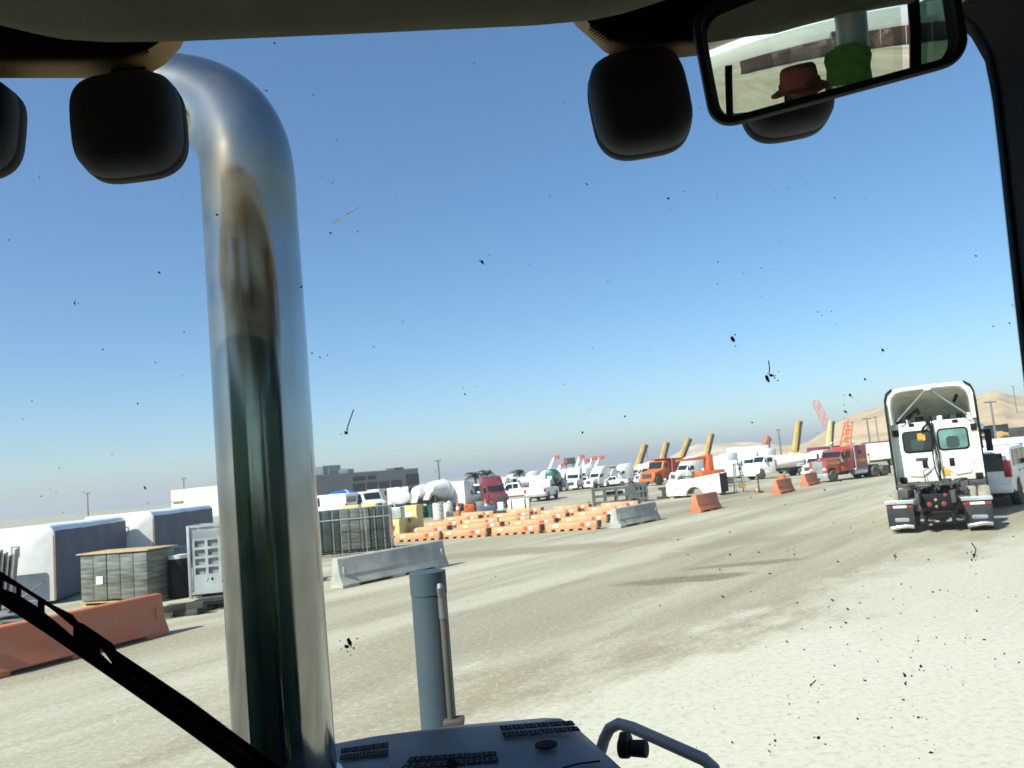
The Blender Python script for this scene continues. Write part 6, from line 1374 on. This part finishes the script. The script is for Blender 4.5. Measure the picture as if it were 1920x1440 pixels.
# ------------------------------------------------------------------ building
def warehouse():
    t = thing('warehouse', 'long low warehouse with a cream sunlit wall and a grey shaded wall behind the yard', 'building')
    Cn = PG(505, 115); E1 = PG(787, 142); E0 = PG(325, 128); h = 4.5
    d1, d0 = E1 - Cn, E0 - Cn
    mb = MB(); far = E0 + d1
    mb.loft([[Vector((p.x, p.y, 0)) for p in (E0, Cn, E1, far)], [Vector((p.x, p.y, h)) for p in (E0, Cn, E1, far)]]); mb.build('wall', mat('grey_shaded_wall', (0.23, 0.235, 0.22), 0.85, var=0.12, scale=0.3), t)
    n0 = Vector((d0.y, -d0.x, 0)).normalized(); n0 = n0 if n0.y < 0 else -n0
    n1 = Vector((d1.y, -d1.x, 0)).normalized(); n1 = n1 if n1.x > 0 else -n1
    def slab(a, d, n, u0, u1, z0, z1, off, th, nm, m):
        L = d.length; e = d / L; mb = MB(); c = a + e * ((u0 + u1) / 2 * L) + n * (off + th / 2)
        mb.box((c.x, c.y, (z0 + z1) / 2), ((u1 - u0) * L, th, z1 - z0), ang(e)); return mb.build(nm, m, t)
    slab(Cn, d0, n0, 0, 1.0, 0, h - 0.05, 0.02, 0.2, 'cream_sunlit_wall', mat('cream_sunlit_wall', (0.70, 0.66, 0.47), 0.8, var=0.08, scale=0.3))  # sunlit side painted cream; the other side's shade painted grey
    slab(Cn, d0, n0, 0.86, 0.98, 2.5, 2.7, 0.25, 0.3, 'canopy', GREY)
    slab(Cn, d1, n1, 0, 1.0, h - 0.02, h + 0.22, -0.3, 0.4, 'parapet', mat('parapet_grey', (0.27, 0.275, 0.26), 0.8))
    wm = mat('dark_opening_letter', (0.045, 0.042, 0.038), 0.5, var=0.3)
    def U(px):  # share along the grey wall seen in column px
        k = (px - CX) / F; k2 = k
        lo, hi = 0.0, 1.0
        for _ in range(30):
            m_ = (lo + hi) / 2; q = Cn + d1 * m_
            if q.x / q.y < k2: lo = m_
            else: hi = m_
        return lo
    slab(Cn, d1, n1, U(648), U(738), 1.1, 2.9, 0.02, 0.12, 'window_band', wm)
    for k in range(1, 4): slab(Cn, d1, n1, U(648 + 22.5 * k) - 0.004, U(648 + 22.5 * k) + 0.004, 1.1, 2.9, 0.15, 0.06, 'mullion', GREY)
    slab(Cn, d1, n1, U(748), U(784), 1.9, 3.8, 0.02, 0.12, 'doorway', mat('brown_doorway', (0.06, 0.045, 0.033), 0.6, var=0.3))
    for a_, b_ in ((649, 656), (657, 664), (665, 671), (676, 683), (684, 691)): slab(Cn, d1, n1, U(a_), U(b_), 3.35, 4.0, 0.02, 0.1, 'sign_letter_block', wm)  # dark blocks standing in for illegible sign letters on the wall
    for px, w, hh, m in ((609, 3.0, 1.5, WHITE), (627, 3.8, 1.55, GREY), (648, 2.2, 0.9, WHITE), (662, 1.4, 0.8, GREY), (752, 2.4, 0.5, DARK), (390, 2.0, 1.3, WHITE)):
        u = U(px) if px > 500 else 0; q = Cn + d1 * u - n1 * 3.0 if px > 500 else Cn.lerp(E0, 0.55) - n0 * 3
        mb = MB(); mb.box((q.x, q.y, h + hh / 2 + 0.1), (w, 2.0, hh), ang(d1)); un = mb.build('rooftop_unit', m, t, 0.05)
        mb = MB(); mb.box((q.x + n1.x * 0.9, q.y + n1.y * 1.02, h + hh / 2 + 0.1), (w * 0.4, 0.08, hh * 0.4), ang(d1)); mb.build('fan_grille', DARK, un)
warehouse()
# palms near the maroon truck
def palm(label, px, top, Y, seed):
    p = P(px, top, Y); t = thing('palm_tree', label, 'tree', (p.x, p.y, 0)); rr = random.Random(seed); h = p.z
    mb = MB(); mb.tube([(0, 0, 0), (0.15, 0, h * 0.5), (0.1, 0, h)], [0.22, 0.16, 0.13], 8); mb.build('trunk', mat('palm_bark', (0.10, 0.08, 0.06), 0.9, var=0.3), t)
    mb = MB(); wind = Vector((-0.35, 0, 0))
    for k in range(34):
        a = rr.uniform(0, 2 * PI); el = rr.uniform(-0.3, 1.1); L = rr.uniform(1.0, 1.6)
        d = Vector((math.cos(a) * math.cos(el), math.sin(a) * math.cos(el), math.sin(el))); c = Vector((0.1, 0, h)); pts = []
        for j in range(6): s = j / 5 * L; pts.append(c + d * s + wind * s * s * 0.5 + Vector((0, 0, -0.45 * s * s)))
        sd = d.cross(Vector((0, 0, 1))).normalized()
        for j in range(1, 6):
            for s in (-1, 1):
                for f in (0, 0.5):
                    b = pts[j - 1].lerp(pts[j], f); e = b + sd * s * 0.32 * (1 - 0.12 * j) + Vector((0, 0, -0.16)) + d * 0.12
                    mb.add([b, b + d * 0.09, e], [(0, 1, 2)])
    mb.build('crown', mat('palm_leaf', (0.055, 0.075, 0.045), 0.7, var=0.4, scale=2), t, angle=180)
palm('dark palm tree just left of the maroon truck', 889, 893, 88, 1); palm('dark palm tree rising above the maroon truck', 911, 889, 88, 2); palm('small dark palm above the white trucks left of the green drum', 972, 887, 105, 3)
# yellow loaders at the foot of the hill, far right
def far_loader(label, px, Y, hd, sc):
    t = thing('front_loader', label, 'loader', PG(px, Y), math.radians(hd), 'yellow loaders at the hill', sc)
    mb = MB(); mb.prism([(-3.0, 0.9), (-3.0, 2.0), (-0.8, 2.3), (-0.8, 0.9)], -1.0, 1.0); mb.build('engine_hood', YELLOW, t, 0.08)
    mb = MB(); mb.prism([(-0.8, 1.2), (-0.8, 3.4), (0.5, 3.4), (0.7, 1.2)], -0.8, 0.8); mb.build('operator_cab', GLASS, t, 0.05)
    mb = MB(); mb.box((-0.15, 0, 3.45), (1.6, 1.8, 0.14)); mb.build('roof', YELLOW, t, 0.03)
    for s in (-1, 1):
        mb = MB(); mb.tube([(0.7, s * 0.5, 2.0), (2.2, s * 0.5, 1.7), (3.2, s * 0.5, 0.7)], 0.18, 8); mb.build('lift_arm', YELLOW, t)
        for x in (-2.0, 1.4): wheel(t, x, s * 1.1, 0.8, 0.6, YELLOW)
    mb = MB(); mb.prism([(3.0, 0.2), (3.2, 1.2), (4.3, 0.5), (4.4, 0.2)], -1.4, 1.4); mb.build('bucket', YELLOW, t, 0.05)
    mb = MB(); mb.box((-0.4, 0, 1.05), (4.4, 0.9, 0.5)); mb.build('chassis', DARK, t)
far_loader('yellow front loader parked at the hill foot nearest the white semi', 1856, 118, 190, 0.9)
far_loader('yellow front loader at the hill foot farther right', 1884, 122, 10, 0.9)
heap_box('fuel_tank', 'dark grey tank on legs beside the yellow loaders', 'tank', PG(1906, 122), 0, (('body', (0, 0, 1.6), (2.6, 2.0, 1.6), DARK), ('leg', (-1.0, 0, 0.4), (0.2, 1.8, 0.85), DARK), ('leg', (1.0, 0, 0.4), (0.2, 1.8, 0.85), DARK)))
box_truck('maroon and white truck behind the cream one near the white semi', WHITE, MAROON, 1640, 866, 829, 170, 4.4)
box_truck('maroon truck parked behind the red semi truck', MAROON, MAROON, 1532, 870, 839, 175, 5.6)
# ------------------------------------------------------------------ behind the camera, for the mirror
t = thing('barrier_row', 'long rust red barrier row far behind, seen in the mirror', 'barrier', (3, -34, 0), 0.12)
rust = mat('rust_red', (0.24, 0.075, 0.06), 0.7, dirt=DUST, damt=0.3)
for k in range(16):
    mb = MB(); mb.prism([(-0.35, 0.03), (0.35, 0.03), (0.35, 0.2), (0.15, 0.6), (0.12, 2.4), (-0.12, 2.4), (-0.15, 0.6), (-0.35, 0.2)], -26 + k * 3.3, -26 + k * 3.3 + 3.2, 'x'); mb.build('segment', rust, t, 0.02)
wt2 = carlike('pickup_truck', 'white pickup beyond the rust red barrier row, seen in the mirror', 'truck', WHITE, 'pickup'); wt2.location = (-6, -40, 0.4); wt2.rotation_euler = (0, 0, 0.2); wt2.scale = (1.6,) * 3

# ------------------------------------------------------------------ dusty air
mb = MB(); mb.box((0, 0, 16), (6400, 6400, 34)); hz = bpy.data.materials.new('dusty_air'); hz.use_nodes = True
n_ = hz.node_tree; n_.nodes.clear(); pv = n_.nodes.new('ShaderNodeVolumePrincipled'); oo = n_.nodes.new('ShaderNodeOutputMaterial')
pv.inputs['Color'].default_value = (0.86, 0.88, 0.92, 1); pv.inputs['Density'].default_value = 0.00065; pv.inputs['Anisotropy'].default_value = 0.2
n_.links.new(pv.outputs[0], oo.inputs['Volume'])
tag(mb.build('haze', hz), kind='stuff')
